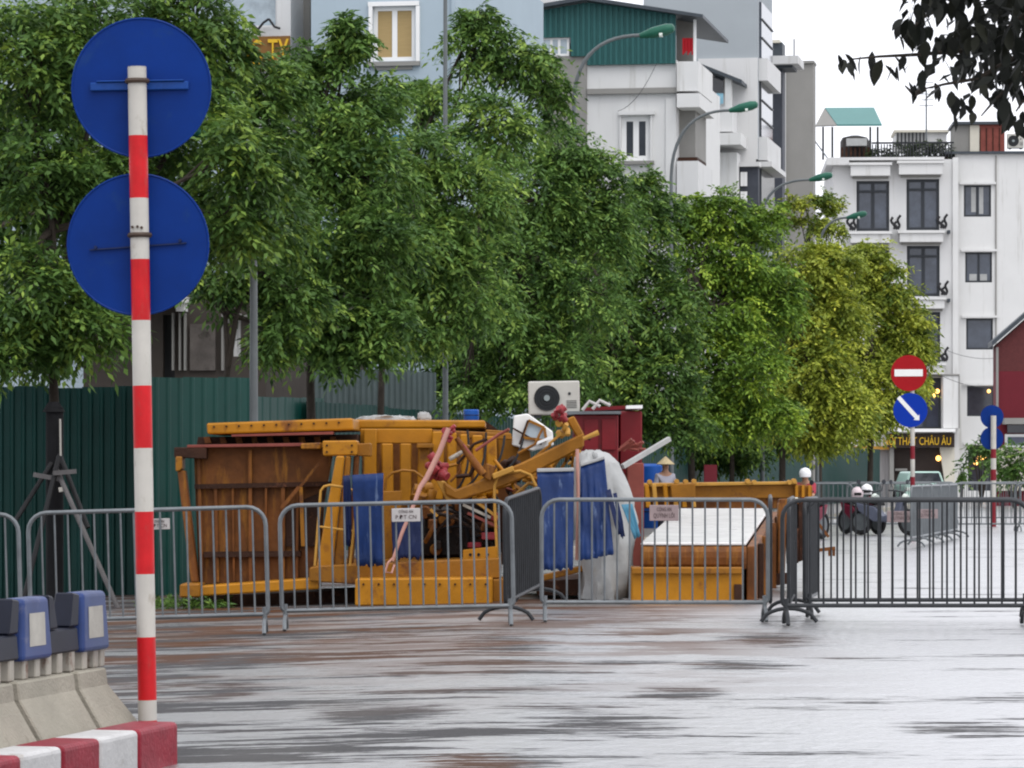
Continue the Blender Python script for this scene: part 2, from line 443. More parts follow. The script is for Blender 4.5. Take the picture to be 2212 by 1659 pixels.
# ------------------------------------------------------------------ ground and road
def road_material():
    m = bpy.data.materials.new('wet_asphalt')
    m.use_nodes = True
    N, L = m.node_tree.nodes, m.node_tree.links
    b = N['Principled BSDF']
    tc = N.new('ShaderNodeTexCoord')

    def noise(scale, detail=5, rough=0.6, loc=(0, 0, 0), sc=(1, 1, 1)):
        mp = N.new('ShaderNodeMapping')
        mp.inputs['Location'].default_value = loc
        mp.inputs['Scale'].default_value = sc
        L.new(tc.outputs['Object'], mp.inputs[0])
        n = N.new('ShaderNodeTexNoise')
        n.inputs['Scale'].default_value = scale
        n.inputs['Detail'].default_value = detail
        n.inputs['Roughness'].default_value = rough
        L.new(mp.outputs[0], n.inputs['Vector'])
        return n.outputs[0]

    def rng(src, a, b_, lo=0.0, hi=1.0):
        r = N.new('ShaderNodeMapRange')
        r.inputs[1].default_value = a; r.inputs[2].default_value = b_
        r.inputs[3].default_value = lo; r.inputs[4].default_value = hi
        L.new(src, r.inputs[0])
        return r.outputs[0]

    def math_(op, a, b_):
        q = N.new('ShaderNodeMath'); q.operation = op; q.use_clamp = False
        for i, s in enumerate((a, b_)):
            if isinstance(s, (int, float)):
                q.inputs[i].default_value = s
            else:
                L.new(s, q.inputs[i])
        return q.outputs[0]

    def mixc(f, a, b_):
        x = N.new('ShaderNodeMix'); x.data_type = 'RGBA'
        L.new(f, x.inputs[0])
        for i, s in ((6, a), (7, b_)):
            if isinstance(s, tuple):
                x.inputs[i].default_value = (*s, 1)
            else:
                L.new(s, x.inputs[i])
        return x.outputs[2]

    sep = N.new('ShaderNodeSeparateXYZ')
    L.new(tc.outputs['Object'], sep.inputs[0])
    grain = noise(60, 2)
    base = mixc(rng(grain, 0.3, 0.7), (0.030, 0.030, 0.033), (0.060, 0.058, 0.058))
    fine = noise(10.0, 5, 0.75, (5, 1, 0), (0.2, 1.7, 1))
    damp_s = noise(3.0, 5, 0.7, (3, 3, 0), (0.3, 1.6, 1))

    def spot(u0, v0, u1, v1):
        ya, yb = CAM_H * FPX / (v1 - V0), CAM_H * FPX / (v0 - V0)
        cy, ry = (ya + yb) / 2, (yb - ya) / 2
        cx, rx = ((u0 + u1) / 2 - U0) * cy / FPX, (u1 - u0) / 2 * cy / FPX
        ex = math_('DIVIDE', math_('SUBTRACT', sep.outputs['X'], cx), rx)
        ey = math_('DIVIDE', math_('SUBTRACT', sep.outputs['Y'], cy), ry)
        e2 = math_('ADD', math_('MULTIPLY', ex, ex), math_('MULTIPLY', ey, ey))
        e3 = math_('ADD', e2, math_('MULTIPLY', math_('ADD', math_('SUBTRACT', damp_s, 0.5), math_('MULTIPLY', math_('SUBTRACT', fine, 0.5), 0.9)), -9.0))
        return rng(e3, 1.3, 0.5)
    # brown silt washed out from the machine
    zone_y = math_('MULTIPLY', rng(sep.outputs['Y'], 19, 30), rng(sep.outputs['Y'], 48, 41))
    zone_x = math_('MULTIPLY', rng(sep.outputs['X'], 2.8, 1.4), rng(sep.outputs['X'], -5.5, -4.0))
    silt = math_('MULTIPLY', rng(noise(0.9, 6, 0.65, (4, 2, 0), (.5, 1.0, 1)), 0.47, 0.54), math_('MULTIPLY', zone_x, zone_y))
    for (u0, v0, u1, v1) in ((640, 1365, 1060, 1425), (1250, 1305, 1460, 1350), (900, 1630, 1130, 1675), (1060, 1330, 1180, 1370)):
        silt = math_('MAXIMUM', silt, math_('MULTIPLY', spot(u0, v0, u1, v1), 0.8))
    col = mixc(silt, base, (0.070, 0.027, 0.009))
    dust = rng(noise(0.7, 5, 0.6, (9, 1, 0), (1, 0.4, 1)), 0.5, 0.68)
    col = mixc(math_('MULTIPLY', dust, 0.35), col, (0.10, 0.096, 0.09))
    L.new(col, b.inputs['Base Color'])
    # wet film against damp, open-textured asphalt: roughness patches, drawn out along the lanes
    damp_l = noise(0.8, 6, 0.62, (1, 7, 0), (0.4, 1.3, 1))
    wear = math_('ADD', math_('MULTIPLY', damp_l, 0.5), math_('ADD', math_('MULTIPLY', damp_s, 0.28), math_('MULTIPLY', fine, 0.22)))
    left = rng(sep.outputs['X'], 2.2, -2.6, -0.02, 0.068)        # the damp mask covers more towards the left
    damp = rng(math_('ADD', wear, left), 0.530, 0.555)
    damp = math_('MAXIMUM', damp, math_('MULTIPLY', silt, 0.8))
    # dull patches: open-textured asphalt, and some drawn in place of barrier reflections
    for q in ((1150, 1540, 1440, 1594), (925, 1626, 1200, 1682), (670, 1512, 960, 1560), (1380, 1483, 1560, 1512), (1480, 1425, 1700, 1450), (1560, 1368, 1760, 1396), (1960, 1560, 2212, 1590),
              (380, 1462, 560, 1500), (980, 1370, 1180, 1420), (350, 1340, 560, 1370)):
        damp = math_('MAXIMUM', damp, spot(*q))
    damp = math_('MAXIMUM', damp, rng(fine, 0.54, 0.68, 0.0, 0.38))
    rough = rng(damp, 0.0, 1.0, 0.25, 0.7)
    L.new(rough, b.inputs['Roughness'])
    sp = rng(damp, 0.0, 1.0, 1.0, 0.10)
    L.new(sp, b.inputs['Specular IOR Level'])
    # the film of rain water over it
    L.new(rng(damp, 0.0, 1.0, 1.0, 0.0), b.inputs['Coat Weight'])
    b.inputs['Coat IOR'].default_value = 4.0
    b.inputs['Coat Roughness'].default_value = 0.36
    bp = N.new('ShaderNodeBump')
    bp.inputs['Strength'].default_value = 0.8
    bp.inputs['Distance'].default_value = 0.02
    L.new(noise(9, 4, 0.6, (0, 0, 0), (1, 0.6, 1)), bp.inputs['Height'])
    L.new(bp.outputs[0], b.inputs['Coat Normal'])
    L.new(bp.outputs[0], b.inputs['Normal'])
    return m


M['road'] = road_material()
M['earth'] = mat('wet_ground', (0.09, 0.085, 0.08), 0.6, 0.25, 0.3)
M['paving'] = mat('wet_paving', (0.15, 0.14, 0.13), 0.45, 0.2, 2.0, bump=0.2)
M['asphalt_rough'] = mat('open_textured_asphalt_patch', (0.045, 0.042, 0.045), 0.75, 0.3, 12.0, bump=0.5, bscale=60, spec=0.15)
M['lane_paint'] = mat('worn_lane_paint', (0.20, 0.20, 0.20), 0.3, 0.2, 5.0, dirt=((0.05, 0.05, 0.05), 0.6, 2.6, (1, .5, 1)), spec=0.6, coat=1.0)

mb = MB()
mb.add([(-1500, -200, -0.30), (1500, -200, -0.30), (1500, 3000, -0.30), (-1500, 3000, -0.30)], [(0, 1, 2, 3)])
tag(mb.build('ground', M['earth']), kind='structure')
mb = MB()
xs = [-60, -6.3, -0.3, 60]
vs, fs = [], []
for j, y in enumerate((-30, 20, 60, 120, 400)):
    for x in xs:
        vs.append((x, y, gz(x)))
for j in range(4):
    for i in range(3):
        a = j * 4 + i
        fs.append((a, a + 1, a + 5, a + 4))
mb.add(vs, fs)
tag(mb.build('road', M['road']), kind='structure')


def ground_sheet(name, pts, m, lift, thing=None):
    k = MB()
    c = [Vector((x, y, gz(x) + lift)) for x, y in pts]
    k.add(c, [tuple(range(len(c)))])
    return k.build(name, m)


def gp(u, v):
    Y = CAM_H * FPX / (v - V0)
    return ((u - U0) * Y / FPX, Y)


# pavement along the tree row on the far left
RS = 0.178                                  # road direction: metres to the right per metre away


def row_x(Y):
    return 1.13 + RS * (Y - 66.3)


mb = MB()
pv = []
for y in (54, 170):
    e = row_x(y) + 0.9
    pv.append((e, y))
mb.prism([(pv[0][0], 54, -0.2), (pv[1][0], 170, -0.2), (pv[1][0] - 18, 170, -0.2), (pv[0][0] - 14, 54, -0.2)], (0, 0, 0.33))
tag(mb.build('pavement', M['paving']), kind='structure')
mb = MB()
mb.hexa([(pv[0][0], 54, -0.2), (pv[0][0] + 0.2, 54, -0.2), (pv[1][0] + 0.2, 170, -0.2), (pv[1][0], 170, -0.2)],
        [(pv[0][0], 54, 0.135), (pv[0][0] + 0.2, 54, 0.135), (pv[1][0] + 0.2, 170, 0.135), (pv[1][0], 170, 0.135)])
tag(mb.build('pavement_kerb', M['concrete']), kind='structure')


# ------------------------------------------------------------------ text
def text_mesh(name, s, size, m, parent, loc, rot, extrude=0.004, align='CENTER', width=None):
    cu = bpy.data.curves.new(name, 'FONT')
    cu.body = s
    cu.size = size
    cu.extrude = extrude
    cu.align_x = align
    cu.align_y = 'CENTER'
    cu.resolution_u = 2
    tmp = bpy.data.objects.new(name + '_curve', cu)
    COL.objects.link(tmp)
    bpy.context.view_layer.update()
    dg = bpy.context.evaluated_depsgraph_get()
    me = bpy.data.meshes.new_from_object(tmp.evaluated_get(dg))
    bpy.data.objects.remove(tmp)
    me.name = name
    me.materials.clear()
    me.materials.append(m)
    if width:
        xs_ = [p.co.x for p in me.vertices]
        k = width / max(1e-6, max(xs_) - min(xs_))
        for p in me.vertices:
            p.co.x *= k
    o = bpy.data.objects.new(name, me)
    COL.objects.link(o)
    o.parent = parent
    o.location = loc
    o.rotation_euler = rot
    return o


# ------------------------------------------------------------------ buildings
class Face:
    """front plane of a building: local x along it, y into it, z up"""
    def __init__(self, name, u, Y, deg, label, cat='building', group=None):
        self.O = Vector(((u - U0) * Y / FPX, Y, 0))
        a = R(deg)
        self.ex = Vector((math.cos(a), math.sin(a), 0))
        self.ey = Vector((-math.sin(a), math.cos(a), 0))
        self.root = root(name, self.O, label, cat, group, (0, 0, a))

    def at(self, u, v, d=0.0):
        ray = Vector(((u - U0) / FPX, 1, -(v - V0) / FPX))
        C = Vector((0, 0, CAM_H))
        t = (self.O + self.ey * d - C).dot(self.ey) / ray.dot(self.ey)
        w = C + ray * t - self.O
        return w.dot(self.ex), w.z

    def side(self, u, v, x):
        """local depth and height of a point on the plane local x = const"""
        ray = Vector(((u - U0) / FPX, 1, -(v - V0) / FPX))
        C = Vector((0, 0, CAM_H))
        t = (self.O + self.ex * x - C).dot(self.ex) / ray.dot(self.ex)
        w = C + ray * t - self.O
        return w.dot(self.ey), w.z

    def rect(self, r, d=0.0):
        x0, z1 = self.at(r[0], r[1], d)
        x1, z0 = self.at(r[2], r[3], d)
        return x0, z0, x1, z1

    def box(self, name, r, d0, d1, m, parent=None, bevel=0.0):
        x0, z0, x1, z1 = self.rect(r, d0)
        k = MB().box((x0, d0, z0), (x1, d1, z1))
        return k.build(name, m, parent or self.root, bevel=bevel)

    def wall(self, name, r, D, m, holes=(), to_ground=True, d=0.0):
        """a wall with real openings; the body of the house stands behind it"""
        x0, z0, x1, z1 = self.rect(r, d)
        if to_ground:
            z0 = -0.3
        hs_ = [self.rect(h, d) for h in holes]
        X = sorted({x0, x1, *[min(max(h[0], x0), x1) for h in hs_], *[min(max(h[2], x0), x1) for h in hs_]})
        Z = sorted({z0, z1, *[min(max(h[1], z0), z1) for h in hs_], *[min(max(h[3], z0), z1) for h in hs_]})
        k = MB()
        for i in range(len(X) - 1):
            for j in range(len(Z) - 1):
                cx, cz = (X[i] + X[i + 1]) / 2, (Z[j] + Z[j + 1]) / 2
                if any(h[0] < cx < h[2] and h[1] < cz < h[3] for h in hs_):
                    continue
                k.add([(X[i], d, Z[j]), (X[i + 1], d, Z[j]), (X[i + 1], d, Z[j + 1]), (X[i], d, Z[j + 1])], [(0, 1, 2, 3)])
        T = d + 0.3
        for h in hs_:
            a0, b0, a1, b1 = h
            k.add([(a0, d, b0), (a1, d, b0), (a1, d, b1), (a0, d, b1), (a0, T, b0), (a1, T, b0), (a1, T, b1), (a0, T, b1)],
                  [(0, 1, 5, 4), (1, 2, 6, 5), (2, 3, 7, 6), (3, 0, 4, 7)])
        k.add([(x0, d, z0), (x1, d, z0), (x1, d, z1), (x0, d, z1), (x0, d + D, z0), (x1, d + D, z0), (x1, d + D, z1), (x0, d + D, z1)],
              [(1, 2, 6, 5), (2, 3, 7, 6), (3, 0, 4, 7), (4, 5, 6, 7)])
        k.add([(x0, T, z0), (x1, T, z0), (x1, T, z1), (x0, T, z1)], [(0, 1, 2, 3)])
        o = k.build(name, m, self.root)
        return o

    def window(self, r, frame_m, glass_m, panes=2, rows=1, fw=0.07, d=0.0, sill=None, lintel=None, name='window', proud=False, label=None):
        x0, z0, x1, z1 = self.rect(r, d)
        f0, f1 = (d - 0.05, d + 0.02) if proud else (d + 0.08, d + 0.16)
        k = MB()
        k.box((x0, f0, z0), (x0 + fw, f1, z1)); k.box((x1 - fw, f0, z0), (x1, f1, z1))
        k.box((x0 + fw, f0, z0), (x1 - fw, f1, z0 + fw)); k.box((x0 + fw, f0, z1 - fw), (x1 - fw, f1, z1))
        w = (x1 - x0 - 2 * fw)
        h = (z1 - z0 - 2 * fw)
        for i in range(1, panes):
            c = x0 + fw + w * i / panes
            k.box((c - fw * .6, f0 + .005, z0 + fw), (c + fw * .6, f1 - .005, z1 - fw))
        for i in range(1, rows):
            c = z0 + fw + h * i / rows
            k.box((x0 + fw, f0 + .012, c - fw * .4), (x1 - fw, f1 - .012, c + fw * .4))
        W = k.build(name, frame_m, self.root)
        if label:
            W['label'] = label
        for i in range(panes):
            a = x0 + fw + w * i / panes; b_ = x0 + fw + w * (i + 1) / panes
            q = MB().box((a, f1 - 0.05, z0 + fw * .5), (b_, f1 - 0.03, z1 - fw * .5))
            q.build('pane', glass_m, W)
        if sill:
            MB().box((x0 - .12, d - .12, z0 - .12), (x1 + .12, d - .003, z0 - .02)).build('sill', sill, W)
        if lintel:
            MB().box((x0 - .22, d - .18, z1 + .03), (x1 + .22, d - .003, z1 + .14)).build('lintel', lintel, W)
        return W


DIRR = -10.1   # house fronts run along the road; their party walls face the camera

# --- pale blue house far left of centre
F = Face('pale_blue_house', 670, 84, DIRR, 'pale blue house behind the trees with two tan blinds in a white window', 'house')
win = (805, 14, 897, 131)
F.wall('wall', (672, -130, 985, 900), 12, M['wall_blue'], [win])
w_ = F.window(win, M['white_frame'], M['blind'], 2, 1, 0.10, sill=M['wall_grey'])
x0, z0, x1, z1 = F.rect((796, 5, 906, 12))
MB().box((x0, -.07, z0), (x1, -.003, z1)).build('window_head', M['white_frame'], F.root)
F.box('window_jamb', (796, 12.5, 804, 134), -.07, -.003, M['white_frame'])
F.box('window_jamb', (898, 12.5, 906, 134), -.07, -.003, M['white_frame'])
F.box('drain_pipe', (975, -130, 983, 700), -.1, -.003, M['wall_blue'])
F.box('awning', (792, 292, 1060, 300), -.5, -.003, M['tarp_cyan'])
F.box('window_apron', (808, 137, 890, 150), -.05, -.003, M['wall_grey'])

F = Face('grey_house', 625, 86, DIRR, 'narrow grey house wall between the white house and the pale blue house', 'house')
F.wall('wall', (628, -130, 670, 900), 12, M['wall_grey'])

F = Face('white_shop_house', 470, 85, DIRR, 'white house with yellow sign letters half hidden by the tall left tree', 'house')
win = (470, -70, 598, 58)
F.wall('wall', (440, -130, 628, 900), 12, M['wall_white2'], [win])
F.window(win, M['wall_white2'], M['glass_pale'], 1, 1, 0.05)
F.box('sign_board', (450, 81, 626, 152), -.06, -.003, M['sign_brown'])
x0, z0, x1, z1 = F.rect((455, 83, 623, 150), -.065)
text_mesh('sign_letters', 'CÔNG TY', (z1 - z0) * 1.2, M['sign_yellow'], F.root, ((x0 + x1) / 2, -.075, (z0 + z1) / 2 - .02), (R(90), 0, 0), 0.03, 'CENTER', x1 - x0)
tube = MB()
for i in range(5):
    ax, az = F.at(545 + i * 12, 52 + 12 * math.sin(i * 1.7), -.15)
    bx, bz = F.at(557 + i * 12, 52 + 12 * math.sin((i + 1) * 1.7), -.15)
    tube.tube([(ax, -.15, az), (bx, -.15, bz)], .03, 6)
tube.build('iron_ornament', M['black_iron'], F.root)

F = Face('pale_facade', -120, 72, DIRR, 'pale blue grey house glimpsed through the foliage at the far left', 'house')
F.wall('wall', (-160, -130, 200, 900), 12, M['wall_blue'], [(-20, 300, 30, 420)])
F.window((-20, 300, 30, 420), M['white_frame'], M['glass_blue'], 2)

# low brown-grey front seen between fence top and crowns
F = Face('brown_shop_front', 330, 64, DIRR, 'brown grey shop front with white pipes seen under the crowns above the green fence', 'shop')
door = (352, 680, 378, 900)
F.wall('wall', (180, 600, 575, 900), 8, M['wall_brown'], [door, (502, 680, 520, 770)])
F.box('doorway', door, .12, .2, M['black_iron'])
F.window((502, 680, 520, 770), M['white_frame'], M['glass_dark'], 1)
F.box('awning', (250, 640, 390, 652), -.6, -.003, M['white_frame'])
F.box('wall_lamp', (380, 655, 398, 672), -.25, -.003, M['white_frame'])
for u in (371, 386, 397, 478):
    F.box('pipe', (u, 676, u + 3.5, 800), -.1, -.003, M['wall_grey'])
for u, v in ((484, 688), (500, 677), (510, 677), (524, 680), (536, 680)):
    F.box('wall_ornament', (u, v, u + 8, v + 10), -.15, -.003, M['wall_grey'])
F.box('stucco_panel', (410, 700, 465, 800), -.05, -.003, M['stucco'])

# --- white house with green shed on its roof
F = Face('white_house', 1268, 100, DIRR, 'white house with dark green shed on its roof behind the middle trees', 'house')
win = (1342, 252, 1404, 346)
F.wall('wall', (1268, 133, 1461, 900), 10, M['wall_white'], [win])
F.window(win, M['white_frame'], M['glass_dark'], 2, 1, 0.13)
F.box('window_head', (1336, 240, 1414, 247), -.12, -.003, M['wall_white'])
F.box('window_sill', (1336, 348, 1412, 354), -.14, -.003, M['wall_grey'])
F.box('window_jamb', (1338, 247.5, 1341.5, 347), -.06, -.003, M['wall_white'])
F.box('window_jamb', (1404.5, 247.5, 1409, 347), -.06, -.003, M['wall_white'])
F.box('moulding', (1268, 192, 1463, 200), -.14, -.003, M['wall_grey'])
F.box('plinth', (1438, 212, 1460, 420), -.05, -.003, M['wall_white'])
F.box('rear_wall', (1216, 110, 1266, 900), .4, 9, M['wall_grey'])
# right wing with the balcony parapets
F.box('balcony', (1462, 133, 1508, 196), -.25, 3.0, M['wall_white'])
F.box('balcony', (1462, 202, 1511, 231), -.35, 3.0, M['wall_white'])
F.box('recessed_wall', (1462, 231.5, 1502, 340), .6, 3.0, M['wall_grey'])
F.box('balcony', (1462, 348, 1508, 640), -.25, 3.0, M['wall_white2'])
F.box('balcony_rubble', (1464, 340, 1506, 348), 0, 2.0, M['rust_dark'])
# the shed: vertical sheets
xa, zb = F.at(1150, 136, -.12)
xm, zt = F.at(1268, 5, -.12)
xr, zr = F.at(1459, 28, -.12)
_, z_l = F.at(1150, 26, -.12)
_, z_r0 = F.at(1459, 137, -.12)
ns = 26
for i in range(ns):
    a = xa + (xr - xa) * i / ns
    b_ = xa + (xr - xa) * (i + 1) / ns

    def top(x):
        return z_l + (zt - z_l) * (x - xa) / (xm - xa) if x < xm else zt + (zr - zt) * (x - xm) / (xr - xm)
    c = (a + b_) / 2
    bot = z_r0 if c > xm else F.at(1200, 81, -.12)[1]
    if c < xm and c > F.at(1232, 0, -.12)[0]:
        bot = F.at(1232, 122, -.12)[1]
    k = MB()
    k.prism([(a, -.12, bot), (b_, -.12, bot), (b_, -.12, top(b_)), (a, -.12, top(a))], (0, .1, 0))
    k.prism([(a + .02, -.16, bot), (a + .09, -.16, bot), (a + .09, -.16, top(a + .09)), (a + .02, -.16, top(a + .02))], (0, .037, 0))
    k.build('cladding_sheet', M['shed_green'], F.root)
k = MB()
xe, ze = F.at(1518, 38, -.5)
k.prism([(xm, -.5, zt + .02), (xe, -.5, ze), (xe, -.5, ze + .09), (xm, -.5, zt + .12)], (0, 6, 0))
k.prism([(xa - .2, -.5, z_l + .0), (xm - .003, -.5, zt + .02), (xm - .003, -.5, zt + .12), (xa - .2, -.5, z_l + .1)], (0, 6, 0))
k.build('shed_roof', M['roof_dark'], F.root)
F.window((1170, 82, 1230, 121), M['white_frame'], M['glass_pale'], 3, 1, .06, proud=True)
F.box('porch_post', (1498, 42, 1503, 132), .1, .22, M['white_frame'])
F.box('shed_end', (1461, 44, 1497, 132), 1.2, 1.4, M['wall_grey'])
F.box('shed_base', (1150, 123, 1267, 900), -.05, .35, M['wall_grey'])
k = MB()
for i in range(7):
    x0, z0 = F.at(1474 + i * 3.3, 118, .15)
    x1, z1 = F.at(1477.3 + i * 3.3, 82, .15)
    k.box((x0, .15 + .04 * (i % 2), z0 + .05 * (i % 3)), (x1, .2 + .04 * (i % 2), z1))
tag(k.build('hanging_laundry', M['cloth_red']), 'red cloth hanging on the porch of the green roof shed', 'laundry')
o = bpy.data.objects['hanging_laundry']
o.location, o.rotation_euler = F.root.location, F.root.rotation_euler

# roofs behind the shed
F = Face('tin_roof_house', 1000, 108, DIRR, 'house with a dark tin roof seen over the tree top at top centre', 'house')
F.wall('wall', (980, 42, 1150, 900), 8, M['shed_green'])
F.box('roof_slab', (975, 32, 1160, 42), -.4, 8, M['roof_dark'])
F.box('parapet', (985, -90, 1120, 18), 1.0, 8, M['wall_brown'])
F.box('parapet', (1120, -90, 1205, 10), .8, 8, M['wall_white2'])
F.box('roof_pipe', (1078, -40, 1090, 60), -.3, -.1, M['post_white'])
F.box('roof_light', (1048, 17, 1072, 30), -.5, -.2, M['gold'])
F.box('roof_light', (1100, 15, 1122, 28), -.5, -.2, M['gold'])

# --- tall cool grey building
F = Face('grey_tower_house', 1400, 122, DIRR, 'tall pale grey building with plain party wall and dark glass bay', 'building')
xr, _ = F.at(1637, 500, 0)
F.wall('wall', (1390, -130, 1637, 900), 4.6, M['wall_cool'])
F.box('white_band_wall', (1508, 127, 1636.5, 900), -.10, -.003, M['wall_white2'])


def side_box(F, name, x, r, th, m, parent=None):
    d0, z1 = F.side(r[0], r[1], x)
    d1, _ = F.side(r[2], r[3], x)
    z0 = F.side(r[0], r[3], x)[1]
    return MB().box((x + .004, d0, z0), (x + th, d1, z1)).build(name, m, parent or F.root)


side_box(F, 'glass_bay', xr, (1640, 4, 1664, 124), .08, M['glass_blue'])
side_box(F, 'bay_panel', xr, (1638.5, 126, 1668, 174), .30, M['wall_white2'])
side_box(F, 'glass_bay', xr, (1640, 176, 1664, 294), .08, M['glass_dark'])
side_box(F, 'bay_panel', xr, (1638.5, 296, 1668, 346), .30, M['wall_white2'])
side_box(F, 'ledge', xr, (1638, 349, 1670, 360), .45, M['wall_white2'])
side_box(F, 'glass_bay', xr, (1640, 364, 1668, 470), .08, M['glass_dark'])
for v0 in (40, 80, 215, 255):
    side_box(F, 'glazing_bar', xr, (1640, v0, 1664, v0 + 2.5), .12, M['dark_frame'])
# wing with canopies and balconies against the party wall
F.box('balcony', (1505, 232, 1582, 284), -1.6, -.11, M['wall_white2'])
F.box('canopy_slab', (1505, 288, 1600, 312), -1.9, -.11, M['wall_white'])
F.box('lower_wall', (1537, 330, 1592, 640), -1.2, -.11, M['wall_white'])
F.box('slate_wall', (1594, 360, 1638, 900), -.5, -.11, M['wall_slate'])
F.box('slate_ledge', (1590, 350, 1640, 359), -.7, -.11, M['wall_white2'])
F.window((1600, 372, 1614, 402), M['white_frame'], M['glass_dark'], 1, 1, .12, d=-.55, proud=True)
F.window((1600, 414, 1614, 440), M['white_frame'], M['glass_dark'], 1, 1, .12, d=-.55, proud=True)
F.box('balcony_post', (1566, 158, 1580, 231), -1.5, -1.2, M['wall_white'])
x0, z0 = F.at(1506, 142, -1.7); x1, z1 = F.at(1602, 180, -1.7)
k = MB().prism([(x0, -1.7, z0), (x1, -1.7, z1), (x1, -1.7, z1 + .12), (x0, -1.7, z0 + .12)], (0, 1.58, 0))
k.build('canopy', M['roof_dark'], F.root)
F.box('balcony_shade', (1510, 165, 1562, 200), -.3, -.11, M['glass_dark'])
x0, z0 = F.at(1582, 183, -1.3); x1, z1 = F.at(1600, 330, -1.3)
F.box('wall_lamp', (1633, 344, 1637, 356), -.6, -.12, M['black_iron'])
k = MB()
for i in range(9):
    x0, z0 = F.at(1518 + i * 5.0, 230 - (i % 3) * 3, -1.66)
    x1, z1 = F.at(1522.6 + i * 5.0, 202, -1.66)
    k.box((x0, -1.72 - .03 * (i % 2), z0), (x1, -1.68 - .03 * (i % 2), z1))
o = tag(k.build('hanging_laundry', M['cloth_blue']), 'pale blue laundry hanging on the balcony of the grey building', 'laundry')
o.location, o.rotation_euler = F.root.location, F.root.rotation_euler

# --- narrow slate building, then the plain grey wall
F = Face('slate_house', 1668, 130, DIRR, 'narrow dark slate building with white cornice beside the tall grey one', 'building')
F.wall('wall', (1640, 140, 1690, 900), 1.0, M['wall_slate'])
F.box('cornice', (1645, 121, 1724, 137), -.9, 1.2, M['wall_white2'])
F.box('cornice_band', (1645, 138, 1712, 146), -.5, 1.1, M['roof_dark'])
F.box('chimney', (1668, 92, 1690, 121), 1, 2, M['roof_dark'])
F.box('chimney_cap', (1666, 86, 1684, 92), .9, 2.1, M['wall_cream'])
F.box('antenna', (1714, 84, 1716.5, 121), .5, .55, M['galv_dark'])
F = Face('plain_grey_house', 1692, 136, DIRR, 'plain grey party wall standing between slate building and roof pavilion', 'building')
F.wall('wall', (1692, 136, 1757, 900), .9, M['wall_grey'])
F.box('wall_coping', (1690, 132, 1758, 136), -.1, 1.0, M['wall_grey'])
F.box('white_pilaster', (1689, 150, 1697, 900), -.15, -.003, M['wall_white2'])

# --- white five-storey corner building at the right
F = Face('white_corner_building', 1835, 176, -3, 'white five storey corner building with French windows and a roof garden at right', 'building')
side_w = [(2082, 400, 2141, 468), (2085, 545, 2143, 610), (2087, 688, 2145, 755), (2089, 834, 2148, 899), (2091, 962, 2140, 1060)]
F.wall('side_wall', (2063, 331, 2330, 1080), 14, M['wall_white'], side_w, d=0.0)
for i, r in enumerate(side_w):
    F.window(r, M['dark_frame'], M['glass_blue'] if i < 3 else M['glass_dark'], 2 if i < 2 else 1, 1, .09, lintel=M['wall_white'])
for (q, m_) in (((2098, 403, 2108, 458), 'white_frame'), ((2115, 403, 2124, 462), 'white_frame'), ((2094, 592, 2110, 606), 'white_frame'), ((2117, 592, 2132, 606), 'white_frame')):
    F.box('curtain', q, .105, .112, M['tarp_white'])
front_w = [(1850, 391, 1921, 499), (1958, 387, 2029, 497), (1850, 534, 1921, 640), (1959, 531, 2030, 640), (1960, 674, 2031, 784), (1962, 816, 2033, 928)]
F.wall('front_wall', (1800, 345, 2062.5, 1080), 14, M['wall_white2'], front_w, d=-.35)
for i, r in enumerate(front_w):
    F.window(r, M['dark_frame'], M['glass_blue'], 2, 1, .14, d=-.35)
    x0, z0, x1, z1 = F.rect((r[0] + 3, r[1] + 20, r[2] - 3, r[1] + 25), -.35)
    MB().box((x0, -.30, z0), (x1, -.20, z1)).build('transom', M['dark_frame'], F.root)
    for cx_ in (.30, .62):
        xq = x0 + (x1 - x0) * cx_
        MB().box((xq, -.235, z0 - 1.5), (xq + .22, -.225, z0 - .1)).build('curtain', M['curtain'], F.root)
for r in [(1838, 357, 1923, 379), (1942, 353, 2036, 376), (1838, 506, 1923, 524), (1944, 504, 2037, 522), (1946, 648, 2040, 666), (1946, 790, 2040, 808)]:
    F.box('balcony_box', r, -1.0, -.36, M['wall_white'])
    F.box('balcony_lip', (r[0] - 4, r[1] - 6, r[2] + 4, r[1] - 1), -1.1, -.36, M['wall_white'])
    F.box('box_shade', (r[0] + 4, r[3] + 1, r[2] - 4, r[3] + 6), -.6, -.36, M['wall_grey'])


def ironwork(F, u, v, s):
    k = MB()
    for sx, h in ((-1, 26), (1, 30), (0, 16)):
        pts = []
        for i in range(9):
            t = i / 8
            pts.append((u + sx * (4 + 9 * t * s) + 3 * math.sin(t * 7), v - h * t))
        k.tube([Vector((F.at(a, b_, -.7)[0], -.7, F.at(a, b_, -.7)[1])) for a, b_ in pts], .07, 6)
    k.build('iron_scroll', M['black_iron'], F.root)


for u, v in ((1840, 497), (1935, 495), (2036, 493), (2038, 637), (2038, 780)):
    ironwork(F, u, v, 0.5)
for v in (497, 645):
    F.box('overflow_spout', (2047, v, 2053, v + 7), -.9, -.36, M['roof_dark'])
F.box('corner_pilaster', (2058, 340, 2070, 1080), -.45, -.36, M['wall_white'])
F.box('wall_seam', (2150, 336, 2153, 900), -.06, -.003, M['wall_grey'])
F.box('parapet_cap', (2040, 327, 2330, 331), -.2, 14, M['roof_dark'])
F.box('cornice', (1786, 340, 2040, 345), -.9, 10, M['wall_white2'])
F.box('left_ledge', (1785, 346, 1834, 356), -.9, 4, M['wall_white2'])
